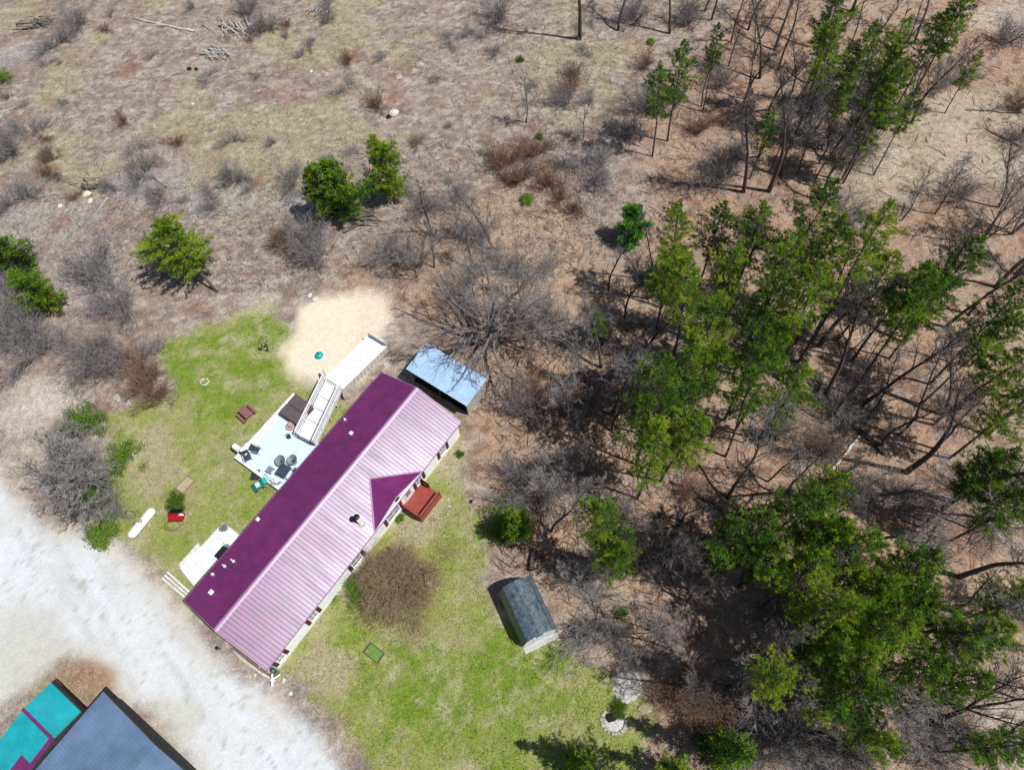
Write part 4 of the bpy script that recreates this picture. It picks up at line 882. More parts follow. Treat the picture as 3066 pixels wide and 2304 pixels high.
PINES = [  # crown centre in the photo, variant, size, look
 (2035, 690, 1, .85, 'dark narrow pine'), (2150, 672, 3, .8, 'bright pine'), (2255, 685, 3, .95, 'bright green pine'), (2400, 660, 2, 1.0, 'tall dense pine'), (2345, 790, 0, .95, 'dark dense pine'), (2490, 725, 3, .9, 'yellow green pine'),
 (2605, 735, 0, 1.05, 'broad tall pine'), (2735, 830, 1, .95, 'tall pine'), (2745, 930, 4, .95, 'tall pine'), (2885, 780, 3, .85, 'yellow green pine'), (3010, 920, 0, .9, 'big pine'), (3040, 1050, 1, .95, 'big pine'), (2485, 850, 4, 1.0, 'slender pine'), (2180, 760, 4, .85, 'slender pine'), (2330, 1000, 1, .8, 'dark pine'), (2010, 800, 3, .8, 'light green pine'), (2120, 1090, 1, .8, 'slender pine'), (2640, 820, 3, .85, 'light green pine'), (2830, 870, 1, .8, 'loose pine'), (2960, 1010, 4, .8, 'loose pine'), (2330, 1640, 1, .85, 'loose pine'), (2700, 1740, 4, .85, 'slender pine'), (2480, 1620, 0, .85, 'dense pine'), (2560, 1850, 3, .8, 'bright pine'), (2760, 1870, 1, .8, 'slender pine'),
 (2300, 890, 2, .9, 'bright broad pine'), (2080, 850, 1, .95, 'tall narrow pine'), (2085, 980, 4, 1.0, 'slender tall pine'), (1960, 1190, 2, .95, 'broad light green pine'), (2060, 1120, 0, .9, 'deep green pine'), (1960, 1330, 3, .95, 'light green pine'), (2050, 1250, 4, .9, 'yellow green pine'),
 (2265, 1060, 0, .85, 'loose light green pine'), (2375, 1150, 3, .85, 'loose yellow green pine'), (2270, 1190, 4, .8, 'thin pine'), (1835, 1560, 1, .9, 'upright green pine'), (1855, 1660, 3, .7, 'small pine'),
 (3050, 1210, 3, .85, 'pine'), (3020, 1400, 1, .9, 'pine'), (2270, 1590, 3, .95, 'green pine'), (2150, 1640, 4, .85, 'dark green pine'), (2395, 1500, 2, .85, 'tall pine'), (2480, 1460, 0, .75, 'tall pine'), (2530, 1590, 1, .95, 'tall pine'), (2430, 1700, 3, .95, 'broad pine'),
 (2580, 1700, 4, .9, 'dark pine'), (2480, 1810, 2, .85, 'broad pine'), (2790, 1690, 1, .95, 'bright upright pine'), (2740, 1800, 3, .9, 'bright pine'), (2670, 1890, 0, .9, 'broad light pine'), (2355, 1990, 4, .8, 'small pine'), (2560, 1980, 3, .85, 'loose pine'), (2590, 2070, 0, .8, 'loose pine'),
 (2930, 1920, 1, .85, 'loose yellow green pine'), (2900, 2040, 3, .75, 'thin light green pine'), (2630, 2230, 3, .72, 'bright low pine'), (3010, 2240, 1, .75, 'light green pine'), (2465, 2060, 4, .7, 'dark pine'), (2460, 1930, 1, .8, 'dark dense pine'), (3060, 1790, 3, .8, 'thin pine'),
 (2040, 195, 3, .66, 'dark pine'), (1990, 245, 1, .6, 'dark loose pine'), (2523, 40, 4, .8, 'tall yellow green pine'), (2508, 125, 1, .72, 'yellow green pine'), (2550, 175, 3, .5, 'small dark pine'), (2668, 150, 0, .7, 'dark green pine'), (2655, 265, 1, .72, 'bright upright pine'), (2635, 325, 3, .66, 'bright pine'),
 (2800, 97, 3, .62, 'bright green pine'), (2880, 20, 1, .75, 'yellow green pine'), (2150, 135, 4, .5, 'thin dark pine'), (2300, 370, 3, .5, 'dark pine'), (2915, 195, 3, .42, 'small lone yellow green pine'), (2960, 1900, 3, .8, 'light green pine'), (2820, 2020, 1, .8, 'light green pine'), (3050, 1500, 3, .8, 'green pine'), (2960, 1440, 4, .75, 'thin pine'), (2600, 130, 3, .6, 'small green pine'), (2690, 210, 4, .62, 'dark green pine'), (2540, 260, 1, .5, 'small dark pine'), (1790, 962, 3, .42, 'small yellow green pine'), (2720, 330, 4, .5, 'loose pine')]
for px, py, v, s, look in PINES:
    if py < 400: s *= 1.22
    crown_at('pine%d' % v, PH[v][0], PH[v][1], px, py, look, s)
crown_at('pine0', 17, .78, 2080, 2420, 'tall pine', .85, label if False else 'tall pines of the wood')
# evergreens standing alone
reg('spruce0', *conifer(240, 3.9, .03, 1.25, 120, 13, .18, 12, .09, 'pine', .0, 0), 'bark', 'spruce')
plant('spruce0', 'spruce_tree', '', 'tree', at(1885, 725), None, 1.3, label='lone small bright green spruce on bare ground left of the wood')
plant('young1', 'young_pine', '', 'tree', at(1040, 648), None, 1.2, label='left and broader of two young pines above the sand patch')
plant('young0', 'young_pine', '', 'tree', at(1178, 600), None, 1.05, 1.15, label='right and narrower of two young pines above the sand patch')
plant('young2', 'young_pine', '', 'tree', at(1000, 650), None, .9, label='low dark pine behind the left young pine above the sand patch')
plant('young1', 'young_pine', '', 'tree', at(85, 815), 1.0, .95, .95, label='bright green evergreen at the left edge, upper of the touching pair')
plant('young0', 'young_pine', '', 'tree', at(170, 930), None, .98, .85, label='bright green evergreen at the left edge, lower of the touching pair')
plant('young2', 'young_pine', '', 'tree', at(-14, 1120), None, .6, label='small evergreen cut by the left edge below the bright pair')
reg('lean', *conifer(260, 8.2, .34, 3.6, 130, 18, .2, 16, .15, 'pine', .0, 0), 'bark', 'needle')
lb_ = at(650, 874); lt_ = at(508, 715, 5.2)-lb_
plant('lean', 'leaning_pine', '', 'tree', lb_, .5, 1.0, 1.0, (math.atan2(lt_.x, 5.2)*.85, math.atan2(lt_.y, 5.2)*.85), label='ragged grey green pine on a leaning dark trunk in the left field')
plant('spruce1', 'spruce_tree', '', 'tree', at(1745, 2290), None, .85, label='dark spruce cut by the bottom edge left of the fire pit')
plant('spruce1', 'spruce_tree', '', 'tree', at(2150, 2260), 1.0, 1.1, label='dark spruce at the bottom edge right of the fire pit')
plant('spruce1', 'spruce_tree', '', 'tree', at(2020, 2320), 2.0, .8, label='dark spruce at the bottom edge just right of the fire pit')
for px, py, k, s, lb in ((1545, 1600, 'young2', .75, 'dark round pine above the grey barn shaped shed'), (1500, 1560, 'gbush1', 1.0, 'green bush at the lawn edge above the grey shed'),
      (372, 1370, 'gbush1', .9, 'bright green bush on the right flank of the bare grey tree by the gravel'), (290, 1480, 'gbush0', 1.2, 'small green bush in the foot of the bare grey tree'), (320, 1590, 'gbush0', 1.3, 'green bush at the lower tip of the bare grey tree by the gravel'),
      (215, 1515, 'gbush0', .8, 'green bush on the gravel side of the bare grey tree'), (262, 1268, 'gbush1', 1.1, 'olive green bush on the upper side of the bare grey tree'), (530, 1505, 'gbush0', .85, 'round olive bush just above the red well house'),
      (1200, 1550, 'gbush0', .38, 'low green plant at the lower foot of the red porch'), (1375, 1362, 'gbush0', .35, 'tiny green plant on dry ground at the right end of the house'), (1115, 2035, 'gbush0', .2, ''), (2290, 1315, 'young0', .4, 'small pale green pine low in the middle of the wood'),
      (1985, 840, 'gbush1', .9, 'pale green bush at the left edge of the pines'), (1555, 183, 'gbush0', .45, 'small green bush in the upper field under the long tree shadow'), (1615, 410, 'gbush0', .5, 'small green bush among pink shrubs in the upper middle'), (1580, 605, 'gbush0', .65, 'small green bush left of the lone spruce'),
      (1950, 130, 'gbush0', .45, 'small green bush under the top dark pine'), (10, 240, 'gbush1', .8, 'grey green bush cut by the left edge in the upper field'), (1850, 2120, 'gbush0', .6, 'olive bush on the upper side of the fire pit'), (1860, 1830, 'gbush0', .5, 'low green bush at the wood edge right of the grey shed'),
      (1690, 1740, 'gbush0', .01, '')):
    if lb: plant(k, 'young_pine' if k[0] == 'y' else 'green_bush', '', 'tree' if k[0] == 'y' else 'bush', at(px, py), None, s, label=lb)
# the big spreading tree
def big_tree():
    rng = random.Random(77); T = MB(); Cn = MB(); r = .42
    tp, tr = limb(rng, Vector((0, 0, -.2)), Vector((0, .02, 1)), 3.6, r, .33, 5, .04, 0); T.tube(tp, tr, 10)
    for i in range(17):
        a = i*2.399+rng.random()*.4; p, d = along(tp, min(.98, .35+.63*i/17)); el = .15+1.0*(i/17)
        L = 6.6*(.75+.4*rng.random())*(1.0 if i < 12 else 1.05); b = Vector((math.cos(a), math.sin(a), el)); rr = .17*(.7+.5*rng.random())
        pp, pr = limb(rng, p, b, L, rr, .03, 10, .13, .03); T.tube(pp, pr, 6, cap=False)
        for j in range(11):
            f = .18+.8*(j+rng.random())/11; q, dq = along(pp, min(f, .98)); L2 = L*.42*(1.25-f)*(.6+.7*rng.random()); sp, sr = limb(rng, q, side(rng, dq, .65+.3*rng.random()), L2, .055*(1.2-f), .014, 6, .15, .03); T.tube(sp, sr, 4, cap=False)
            for k in range(8):
                q3, d3 = along(sp, .15+.8*rng.random()); L3 = L2*.5*(.5+.8*rng.random()); t3, r3 = limb(rng, q3, side(rng, d3, .7), L3, .016, .009, 4, .16, .02); Cn.tube(t3, r3, 3, cap=False)
                for l in range(4):
                    q4, d4 = along(t3, .2+.75*rng.random()); e = q4+side(rng, d4, .7)*L3*(.3+.4*rng.random()); w = d4.orthogonal().normalized()*.009; Cn.add([q4-w, q4+w, e], [(0, 1, 2)])
    return T, Cn
reg('big', *big_tree(), 'palebark', 'paletwig')
plant('big', 'spreading_tree', '', 'tree', at(1478, 1035), 0, 1.12, label='biggest bare tree, gnarled pale limbs spreading above the carport shed')
# bare trees by the base of their trunk
BARE = [ # base x,y, variant, size, look
 (1735, 118, 'bare1', .95, 'tall straight bare tree'), (1850, 92, 'bare3', .9, 'bare tree'), (2005, 100, 'bare0', .8, 'slim bare tree'), (2188, 125, 'slim', .9, 'slim bare tree'), (2450, 145, 'bare1', .8, 'tall dark bare tree'), (2400, 299, 'slim', 1.1, 'tall slim bare tree'),
 (2357, 368, 'slim', .9, 'slim bare tree'), (2226, 575, 'bare0', .95, 'tall dark bare tree'), (2301, 573, 'bare1', .95, 'thick leaning bare tree'), (2270, 470, 'bare3', .8, 'grey bare tree'), (2458, 598, 'bare2', 1.0, 'bare tree'), (2728, 368, 'bare2', .95, 'bare tree'), (2705, 350, 'slim', .8, 'slim bare tree'),
 (2100, 318, 'bare4', .9, 'small bare tree'), (2275, 235, 'bare3', .95, 'dense grey bare tree'), (2320, 150, 'bare0', .8, 'grey bare tree'), (2240, 90, 'bare3', .8, 'grey bare tree'), (2350, 60, 'bare2', .9, 'grey bare tree'), (2545, 135, 'slim', .8, 'slim bare tree'), (2578, 193, 'slim', .85, 'slim bare tree'), (2713, 130, 'slim', .8, 'slim bare tree'), (2840, 77, 'bare4', .8, 'bare tree'),
 (2420, 420, 'multi0', .9, 'pale many stemmed tree'), (2540, 380, 'multi1', 1.1, 'pale many stemmed tree'), (2360, 300, 'bare2', .8, 'grey bare tree'), (2940, 725, 'multi0', 1.1, 'pale many stemmed tree'), (3030, 700, 'multi0', 1.05, 'pale grey many stemmed tree'), (2800, 640, 'bare4', .9, 'fine grey bare tree'), (2700, 660, 'bare4', .85, 'fine grey bare tree'),
 (2371, 1030, 'bare0', .9, 'dark bare tree'), (2390, 1085, 'slim', 1.1, 'slim dark bare tree'), (2453, 1035, 'bare1', .85, 'dark bare tree'), (2570, 1225, 'bare0', .95, 'dark bare tree'), (2713, 1413, 'bare1', 1.0, 'tall dark bare tree'), (2690, 1300, 'slim', 1.1, 'slim dark bare tree'), (2630, 1340, 'bare2', .9, 'dark bare tree'), (2848, 1500, 'bare1', .95, 'tall dark bare tree'),
 (2178, 1490, 'bare3', .9, 'dark bare tree'), (2090, 1330, 'slim', .9, 'slim bare tree'), (2300, 1440, 'bare4', 1.0, 'small bare tree'), (2040, 1560, 'slim', .7, 'slim bare tree'), (2010, 1655, 'slim', .75, 'slim bare tree'), (2870, 1727, 'bare1', .85, 'thick dark bare tree'), (2725, 1905, 'bare0', .95, 'thick dark bare tree'), (2645, 2062, 'bare3', .95, 'dark bare tree'),
 (2780, 2165, 'bare0', .85, 'dark bare tree'), (2890, 2120, 'slim', 1.0, 'slim bare tree'), (2640, 1870, 'bare2', .9, 'dark bare tree'), (2700, 2250, 'bare3', .85, 'grey bare tree'), (2440, 2190, 'bare0', .8, 'grey bare tree'), (2330, 2230, 'multi0', .8, 'grey many stemmed tree'), (2250, 2170, 'bare3', .8, 'dark bare tree'), (2180, 2060, 'bare1', .8, 'dark bare tree'),
 (2260, 1950, 'bare3', .85, 'grey bare tree'), (1960, 1890, 'multi1', .75, 'pale grey many stemmed tree'), (2060, 1800, 'bare2', .8, 'grey bare tree'), (1650, 1590, 'bare3', .75, 'bare tree'), (1650, 1480, 'multi1', .95, 'pale grey many stemmed tree'), (1760, 1740, 'multi1', .9, 'pale branched tree'), (1905, 1720, 'bare2', .8, 'bare tree'),
 (1693, 1240, 'multi1', .9, 'pale branched tree'), (1800, 1100, 'bare3', .7, 'grey bare tree'), (1850, 1130, 'bare0', .7, 'dark bare tree'), (1730, 1130, 'bare4', .9, 'small grey bare tree'), (1830, 1290, 'bare3', .8, 'dark bare tree'), (1800, 1450, 'bare2', .8, 'dark bare tree'), (1870, 950, 'bare2', .8, 'dark bare tree'), (1940, 1040, 'bare3', .8, 'dark bare tree'),
 (2150, 1060, 'bare0', .85, 'dark bare tree'), (2190, 880, 'bare1', .8, 'dark bare tree'), (2110, 1160, 'bare2', .9, 'dark bare tree'), (2200, 1290, 'slim', .9, 'slim dark bare tree'), (2820, 1240, 'bare3', .9, 'bare tree'), (2960, 1300, 'bare2', .9, 'bare tree'), (3000, 1560, 'bare3', .8, 'grey bare tree'), (2900, 1580, 'bare4', 1.1, 'fine grey bare tree'), (2980, 1820, 'bare2', .8, 'grey bare tree'), (2960, 2230, 'bare4', 1.0, 'grey bare tree'),
 (2980, 860, 'bare1', .8, 'dark bare tree'), (2900, 940, 'slim', 1.1, 'slim dark bare tree'), (2830, 980, 'bare0', .8, 'dark bare tree'), (3040, 820, 'bare3', .9, 'dense grey bare tree'), (2990, 620, 'bare3', .8, 'dense grey bare tree'),
 (1576, 366, 'bare4', .75, 'small bare tree'), (1746, 420, 'sapling', 1.0, 'little bare tree'), (1475, 745, 'bare3', .75, 'grey bare tree'), (1290, 700, 'slim', .8, 'thin grey bare tree'), (1300, 800, 'bare4', .9, 'thin grey bare tree'), (1250, 830, 'multi1', .8, 'dark many stemmed tree'), (1570, 545, 'sapling', 1.0, 'little bare tree'), (1690, 550, 'sapling', .9, 'little bare tree'), (1780, 580, 'sapling', .9, 'little reddish bare tree'),
 (1420, 800, 'bare4', .8, 'grey bare tree'), (2330, 210, 'bare3', .85, 'dense grey bare tree'), (2420, 250, 'bare3', .85, 'dense grey bare tree'), (2300, 330, 'bare3', .8, 'dense grey bare tree'), (2560, 330, 'bare3', .8, 'grey bare tree'), (2480, 480, 'bare3', .85, 'dense grey bare tree'), (2390, 520, 'bare4', 1.0, 'grey bare tree'), (2220, 330, 'bare2', .9, 'dark bare tree'), (2130, 60, 'bare2', .9, 'grey bare tree'), (2620, 420, 'multi0', .8, 'pale many stemmed tree'), (1560, 900, 'bare4', .8, 'grey bare tree')]
for px, py, k, s, look in BARE:
    b0 = at(px, py); hh = {'bare0': 13, 'bare1': 15, 'bare2': 10, 'bare3': 12, 'bare4': 8, 'multi0': 9, 'multi1': 7, 'sapling': 4, 'slim': 11}[k]*s
    plant(k, 'bare_tree', look, 'tree', b0, None, s, group='leafless trees', top=(b0.x, b0.y, hh*.5))
cnt = 0; rgs = random.Random(98)
while cnt < 62:                                              # the thin understorey of the wood
    px, py = (1820+rgs.random()*1240, 760+rgs.random()*1520) if cnt < 48 else (2080+rgs.random()*700, 20+rgs.random()*560)
    if 1900 < px < 2130 and 1440 < py < 1680: continue
    cnt += 1; k = rgs.choice(['slim', 'slim', 'bare2', 'slim', 'bare3', 'bare0']); b0 = at(px, py); s = .65+.4*rgs.random()
    plant(k, 'bare_tree', {'slim': 'thin pole like bare tree', 'bare4': 'small fine twigged tree', 'bare2': 'grey bare tree', 'bare0': 'tall dark bare tree', 'bare3': 'dense grey bare tree'}[k], 'tree', b0, None, s, group='leafless trees', top=(b0.x, b0.y, 4))
plant('multi1', 'bare_tree', '', 'tree', at(265, 1490), 1.1, 1.5, 1.15, label='wide bare grey tree hung over the gravel edge among green bushes')
plant('multi0', 'bare_tree', '', 'tree', at(330, 1460), 2.1, 1.0, .9, label='smaller bare grey tree right inside the gravel edge thicket')
plant('multi1', 'bare_tree', '', 'tree', at(525, 800), 1.0, .95, .9, label='pale leafless tree grown up through the ragged lone pine')
plant('multi1', 'bare_tree', '', 'tree', at(255, 1375), .3, 1.0, .8, label='pale leafless tree in the upper part of the gravel edge thicket')
plant('gshrub0', 'bare_shrub', '', 'bush', at(240, 1400), 1.0, 1.5, 1.0, label='dense grey shrub at the upper left of the gravel edge thicket')
plant('gshrub0', 'bare_shrub', '', 'bush', at(330, 1520), 2.1, 1.2, .9, label='low bare shrub at the lower side of the gravel edge thicket')
# round brown bush
T, Cn, L = leafbush(501, 3.3, 2.7, 15000, .075, 90); P_['brown'] = [(T.data('stems', M['browntwig'], True), 'stems'), (Cn.data('twigs', M['tantwig']), 'twigs'), (L.data('leaves', M['brownleaf']), 'leaves')]
rb = random.Random(12); Bt = MB()
for i in range(3000):
    a = rb.random()*6.283; u = rb.random()**.5*(.84+.1*math.sin(5*a)+.06*math.sin(11*a)+abs(rb.gauss(0, .09))); z = 2.5*math.sqrt(max(.02, 1-u*u))*(.55+.5*rb.random()); p = Vector((3.4*u*math.cos(a), 3.4*u*math.sin(a), z)); d = Vector((math.cos(a)*u*1.3+rb.gauss(0, .5), math.sin(a)*u*1.3+rb.gauss(0, .5), .8+rb.gauss(0, .4)))
    t_, r_ = limb(rb, p, d, .3+.4*rb.random(), .014, .007, 3, .25, 0); Bt.tube(t_, r_, 3, cap=False)
P_['brown'].append((Bt.data('twigs', M['tantwig']), 'twigs'))
plant('brown', 'round_bush', '', 'bush', at(1195, 1765), 0, .93, .9, label='large round brown twiggy bush beside the white house wall')
plant('gbush1', 'green_bush', '', 'bush', at(1075, 1770), .4, .8, label='dark green bush on the left flank of the round brown bush')
for px, py, s, lb in ((1112, 1610, .9, 'pale bare climbing shrub against the wall left of the porch, upper of two'), (1078, 1668, .75, 'pale bare climbing shrub against the wall under a shuttered window, lower of two')):
    plant('pshrub', 'climbing_shrub', '', 'bush', at(px, py), None, s, 1.2, label=lb)
# scrub and shrubs
SH = [(60, 600, 'gshrub1', 1.3), (30, 470, 'gshrub0', 1.5), (90, 400, 'gshrub1', 1.1), (430, 520, 'gshrub1', 1.2), (480, 600, 'pshrub', 1.3), (700, 545, 'gshrub0', 1.0), (880, 550, 'gshrub0', 1.1), (640, 610, 'gshrub1', .9), (860, 740, 'tshrub', 1.3), (920, 730, 'gshrub0', 1.5), (950, 780, 'gshrub0', 1.3), (1180, 780, 'gshrub0', 1.5),
 (290, 830, 'gshrub0', 1.6), (340, 900, 'gshrub1', 1.4), (380, 940, 'gshrub0', 1.2), (40, 900, 'gshrub0', 1.5), (80, 1000, 'gshrub0', 1.8), (120, 1060, 'gshrub1', 1.4), (30, 1030, 'gshrub1', 1.5), (290, 1090, 'gshrub0', 1.7), (340, 1110, 'gshrub0', 1.3), (440, 1130, 'tshrub', 1.5), (460, 1190, 'tshrub', 1.3), (410, 1080, 'gshrub1', 1.2),
 (150, 480, 'bshrub', .8), (150, 525, 'bshrub', .9), (530, 435, 'bshrub', .7), (370, 370, 'bshrub', .8), (1040, 185, 'bshrub', .8), (750, 40, 'gshrub0', 1.2), (800, 90, 'gshrub0', 1.0), (980, 40, 'gshrub1', 1.0), (240, 80, 'gshrub0', 1.2), (180, 130, 'gshrub1', 1.2), (1490, 60, 'gshrub0', 1.3), (1130, 320, 'bshrub', 1.1), (1700, 270, 'bshrub', 1.2), (1720, 230, 'bshrub', 1.0), (1690, 310, 'gshrub0', 1.1),
 (1520, 490, 'tshrub', 1.5), (1560, 540, 'tshrub', 1.3), (1640, 560, 'bshrub', 1.2), (1680, 600, 'bshrub', 1.1), (1720, 640, 'bshrub', 1.0), (1790, 520, 'gshrub1', 1.2), (1740, 500, 'gshrub1', 1.1), (1610, 460, 'tshrub', 1.2), (1430, 720, 'gshrub0', 1.4), (1350, 620, 'gshrub1', 1.2), (1260, 620, 'gshrub1', 1.2), (1500, 800, 'gshrub1', 1.1), (1400, 880, 'gshrub1', 1.4),
 (1600, 830, 'gshrub1', 1.3), (1560, 1000, 'tshrub', 1.2), (1640, 960, 'gshrub0', 1.4),  (1800, 1020, 'gshrub0', 1.3), (1900, 1100, 'gshrub0', 1.2), (1750, 1200, 'tshrub', 1.4), (1600, 1180, 'tshrub', 1.1), (1560, 1230, 'gshrub0', 1.2), (1800, 1210, 'gshrub0', 1.4), (1580, 1440, 'gshrub0', 1.5), (1600, 1520, 'gshrub1', 1.3),
 (1780, 1840, 'gshrub1', 1.5), (1820, 1900, 'pshrub', 1.3), (1750, 1910, 'pshrub', 1.0), (1900, 1980, 'gshrub0', 1.0), (2100, 2100, 'tshrub', 1.5), (2150, 2180, 'tshrub', 1.4), (2010, 2060, 'tshrub', 1.2), (2240, 2250, 'gshrub0', 1.5), (2500, 2270, 'gshrub0', 1.5), (2800, 2260, 'gshrub0', 1.5), (2880, 2210, 'gshrub1', 1.3), (2700, 1500, 'gshrub0', 1.4), (2950, 1540, 'gshrub1', 1.6),
 (2350, 1280, 'gshrub0', 1.4), (2450, 1350, 'tshrub', 1.3), (2500, 1300, 'gshrub1', 1.2), (2260, 700, 'tshrub', 1.2), (2540, 640, 'gshrub1', 1.3), (2180, 500, 'gshrub0', 1.4), (2150, 550, 'gshrub0', 1.4), (2100, 390, 'tshrub', 1.2), (1930, 330, 'gshrub0', 1.4), (1870, 410, 'gshrub0', 1.2), (1980, 330, 'gshrub0', 1.3), (1930, 200, 'bshrub', 1.1), (1900, 60, 'gshrub0', 1.2), (2060, 70, 'gshrub0', 1.3), (2160, 250, 'gshrub0', 1.2),
 (2430, 330, 'gshrub0', 1.5), (2500, 460, 'gshrub1', 1.4), (2580, 450, 'gshrub1', 1.3), (2480, 250, 'gshrub0', 1.5), (2600, 250, 'gshrub0', 1.3), (2840, 250, 'gshrub1', 1.2), (3010, 130, 'gshrub0', 1.3), (3040, 320, 'tshrub', 1.1), (3050, 420, 'tshrub', 1.0), (2870, 590, 'gshrub0', 1.1), (1880, 1560, 'gshrub0', 1.1), (2340, 2130, 'gshrub0', 1.5), (2420, 2250, 'gshrub1', 1.6), (2060, 1480, 'bshrub', 1.0), (2500, 1230, 'pshrub', 1.6)]
LK = {'gshrub0': 'low grey leafless shrub', 'gshrub1': 'wispy pale grey shrub', 'bshrub': 'small reddish brown shrub', 'tshrub': 'tan brown leafless shrub', 'pshrub': 'whitish leafless shrub'}
for px, py, k, s in SH: plant(k, 'bare_shrub', LK[k], 'bush', at(px, py), None, s, group='leafless shrubs')
rgs = random.Random(99); cnt = 0
while cnt < 60:                                              # more low scrub of the cleared field
    px, py = rgs.random()*1900-20, rgs.random()*620; p = at(px, py); k = rgs.choice(['gshrub1', 'bshrub', 'gshrub1', 'gshrub0', 'pshrub']); cnt += 1
    plant(k, 'bare_shrub', 'tiny '+LK[k].replace('low ', '').replace('small ', ''), 'bush', p, None, .35+.5*rgs.random(), .3+.2*rgs.random(), group='leafless shrubs')

# ------------------------------------------------------------ dead wood
def log(label, p0, p1, r0, r1, m='deadwood', twigs=6, name='fallen_log', seed=1, tl=1.4):
    a = at(*p0, r0); c = at(*p1, r1+.05); rng = random.Random(seed); b = MB(); n = 8
    pts = [a.lerp(c, i/n)-a+Vector((rng.gauss(0, .05), rng.gauss(0, .05), rng.gauss(0, .03))) for i in range(n+1)]
    b.tube(pts, [r0+(r1-r0)*i/n for i in range(n+1)], 8)
    for k in range(twigs):
        q, d = along(pts, .4+.58*rng.random()); dd_ = side(rng, d, .5+.3*rng.random()); dd_.z = abs(dd_.z)*.5; pp, pr = limb(rng, q, dd_, tl*(.5+rng.random()), r1*.8, .012, 5, .12, 0); b.tube(pp, pr, 4, cap=False)
    o = b.build(name, M[m], None, True); o.location = a; return tag(o, label, 'fallen tree' if twigs else 'log')
log('long bleached fallen trunk in the upper left field', (580, 93), (400, 55), .14, .06, 'deadwood', 8, seed=2)
log('fallen white birch trunk lying in the middle of the wood', (2482, 1413), (2573, 1307), .13, .10, 'birch', 0, seed=3)
log('big dark fallen tree pointing down right from the middle of the wood', (2655, 1360), (2440, 1165), .22, .12, 'bark', 10, seed=4, tl=2.2)
log('dark fallen trunk lying above the red brown clearing of the wood', (2165, 1525), (2010, 1440), .16, .10, 'bark', 4, seed=5)
log('thin pale fallen stem right of the grey brown shrubs on the left', (395, 950), (335, 880), .07, .03, 'deadwood', 3, seed=6, tl=.7)
log('dark fallen branch at the right edge of the tan clearing', (3060, 440), (2950, 385), .10, .04, 'bark', 6, seed=7)
log('thin dark fallen branch above the tan clearing edge', (3060, 340), (2890, 328), .06, .03, 'bark', 6, seed=8)
log('dark fallen trunk in the lower right wood', (2620, 2190), (2530, 2120), .15, .08, 'bark', 5, seed=9)
log('pale fallen branch at the lower right of the wood', (2400, 2190), (2320, 2110), .10, .04, 'palebark', 5, seed=10)
for i, (x0, y0, x1, y1) in enumerate(((1925, 1527, 2015, 1562), (1930, 1560, 2010, 1587), (2022, 1567, 2068, 1586), (1935, 1632, 2010, 1655))):
    log(('uppermost thin dark pole on the red brown clearing', 'second thin dark pole on the red brown clearing', 'short dark pole right of the others on the red brown clearing', 'lowest dark pole on the red brown clearing')[i], (x1, y1), (x0, y0), .045, .03, 'bark', 1, 'fallen_pole', 30+i, .5)
log('thin fallen branch in the left field above the ragged pine', (500, 560), (430, 520), .05, .02, 'bark', 5, seed=11, tl=.8)
log('short bleached branch right of the left field rocks', (325, 590), (270, 655), .05, .02, 'deadwood', 3, seed=12, tl=.6)
log('pale fallen branch beside the white rock in the mid field', (1430, 470), (1400, 430), .05, .02, 'deadwood', 4, seed=13, tl=.7)
log('pale broken branch left of the pair of young pines', (700, 590), (735, 530), .05, .02, 'deadwood', 3, seed=14, tl=.6)
def brush(label, px, py, L, n, ang, spr, seed, m='deadwood'):
    rng = random.Random(seed); b = MB(); c = at(px, py)
    for i in range(n):
        a = R(ang)+rng.gauss(0, spr); p = Vector((rng.gauss(0, .22)*L, rng.gauss(0, .13)*L, .05+.45*rng.random())); pts, rad = limb(rng, p, Vector((math.cos(a), math.sin(a), .05)), L*(.4+.5*rng.random()), .05+.05*rng.random(), .018, 6, .09, -.01)
        sh = (pts[-1]-pts[0])/2; b.tube([q-sh for q in pts], rad, 5)
    o = b.build('brush_pile', M[m], None, True); o.location = c; return tag(o, label, 'brush pile')
brush('heap of grey bleached branches in the upper left field, right of two dark rocks', 655, 165, 3.2, 34, -35, .35, 1)
brush('long bundle of grey branches above the bleached heap in the field', 705, 95, 4.5, 26, -52, .22, 2)
brush('grey brush heap right of the long branch bundle', 770, 90, 3.0, 18, 30, .4, 3, 'palebark')
brush('flat grey brush heap near the top left corner', 130, 75, 4.0, 22, 0, .3, 4, 'palebark')
brush('dark grey brush heap below the tangled left field shrubs', 290, 560, 3.0, 20, 10, .4, 5, 'palebark')
brush('bleached roots heap at the upper edge of the field near the top middle', 960, 30, 2.6, 18, 60, .6, 6)
brush('dead branches under the pair of young pines', 1080, 660, 4.0, 26, 5, .4, 7, 'palebark')
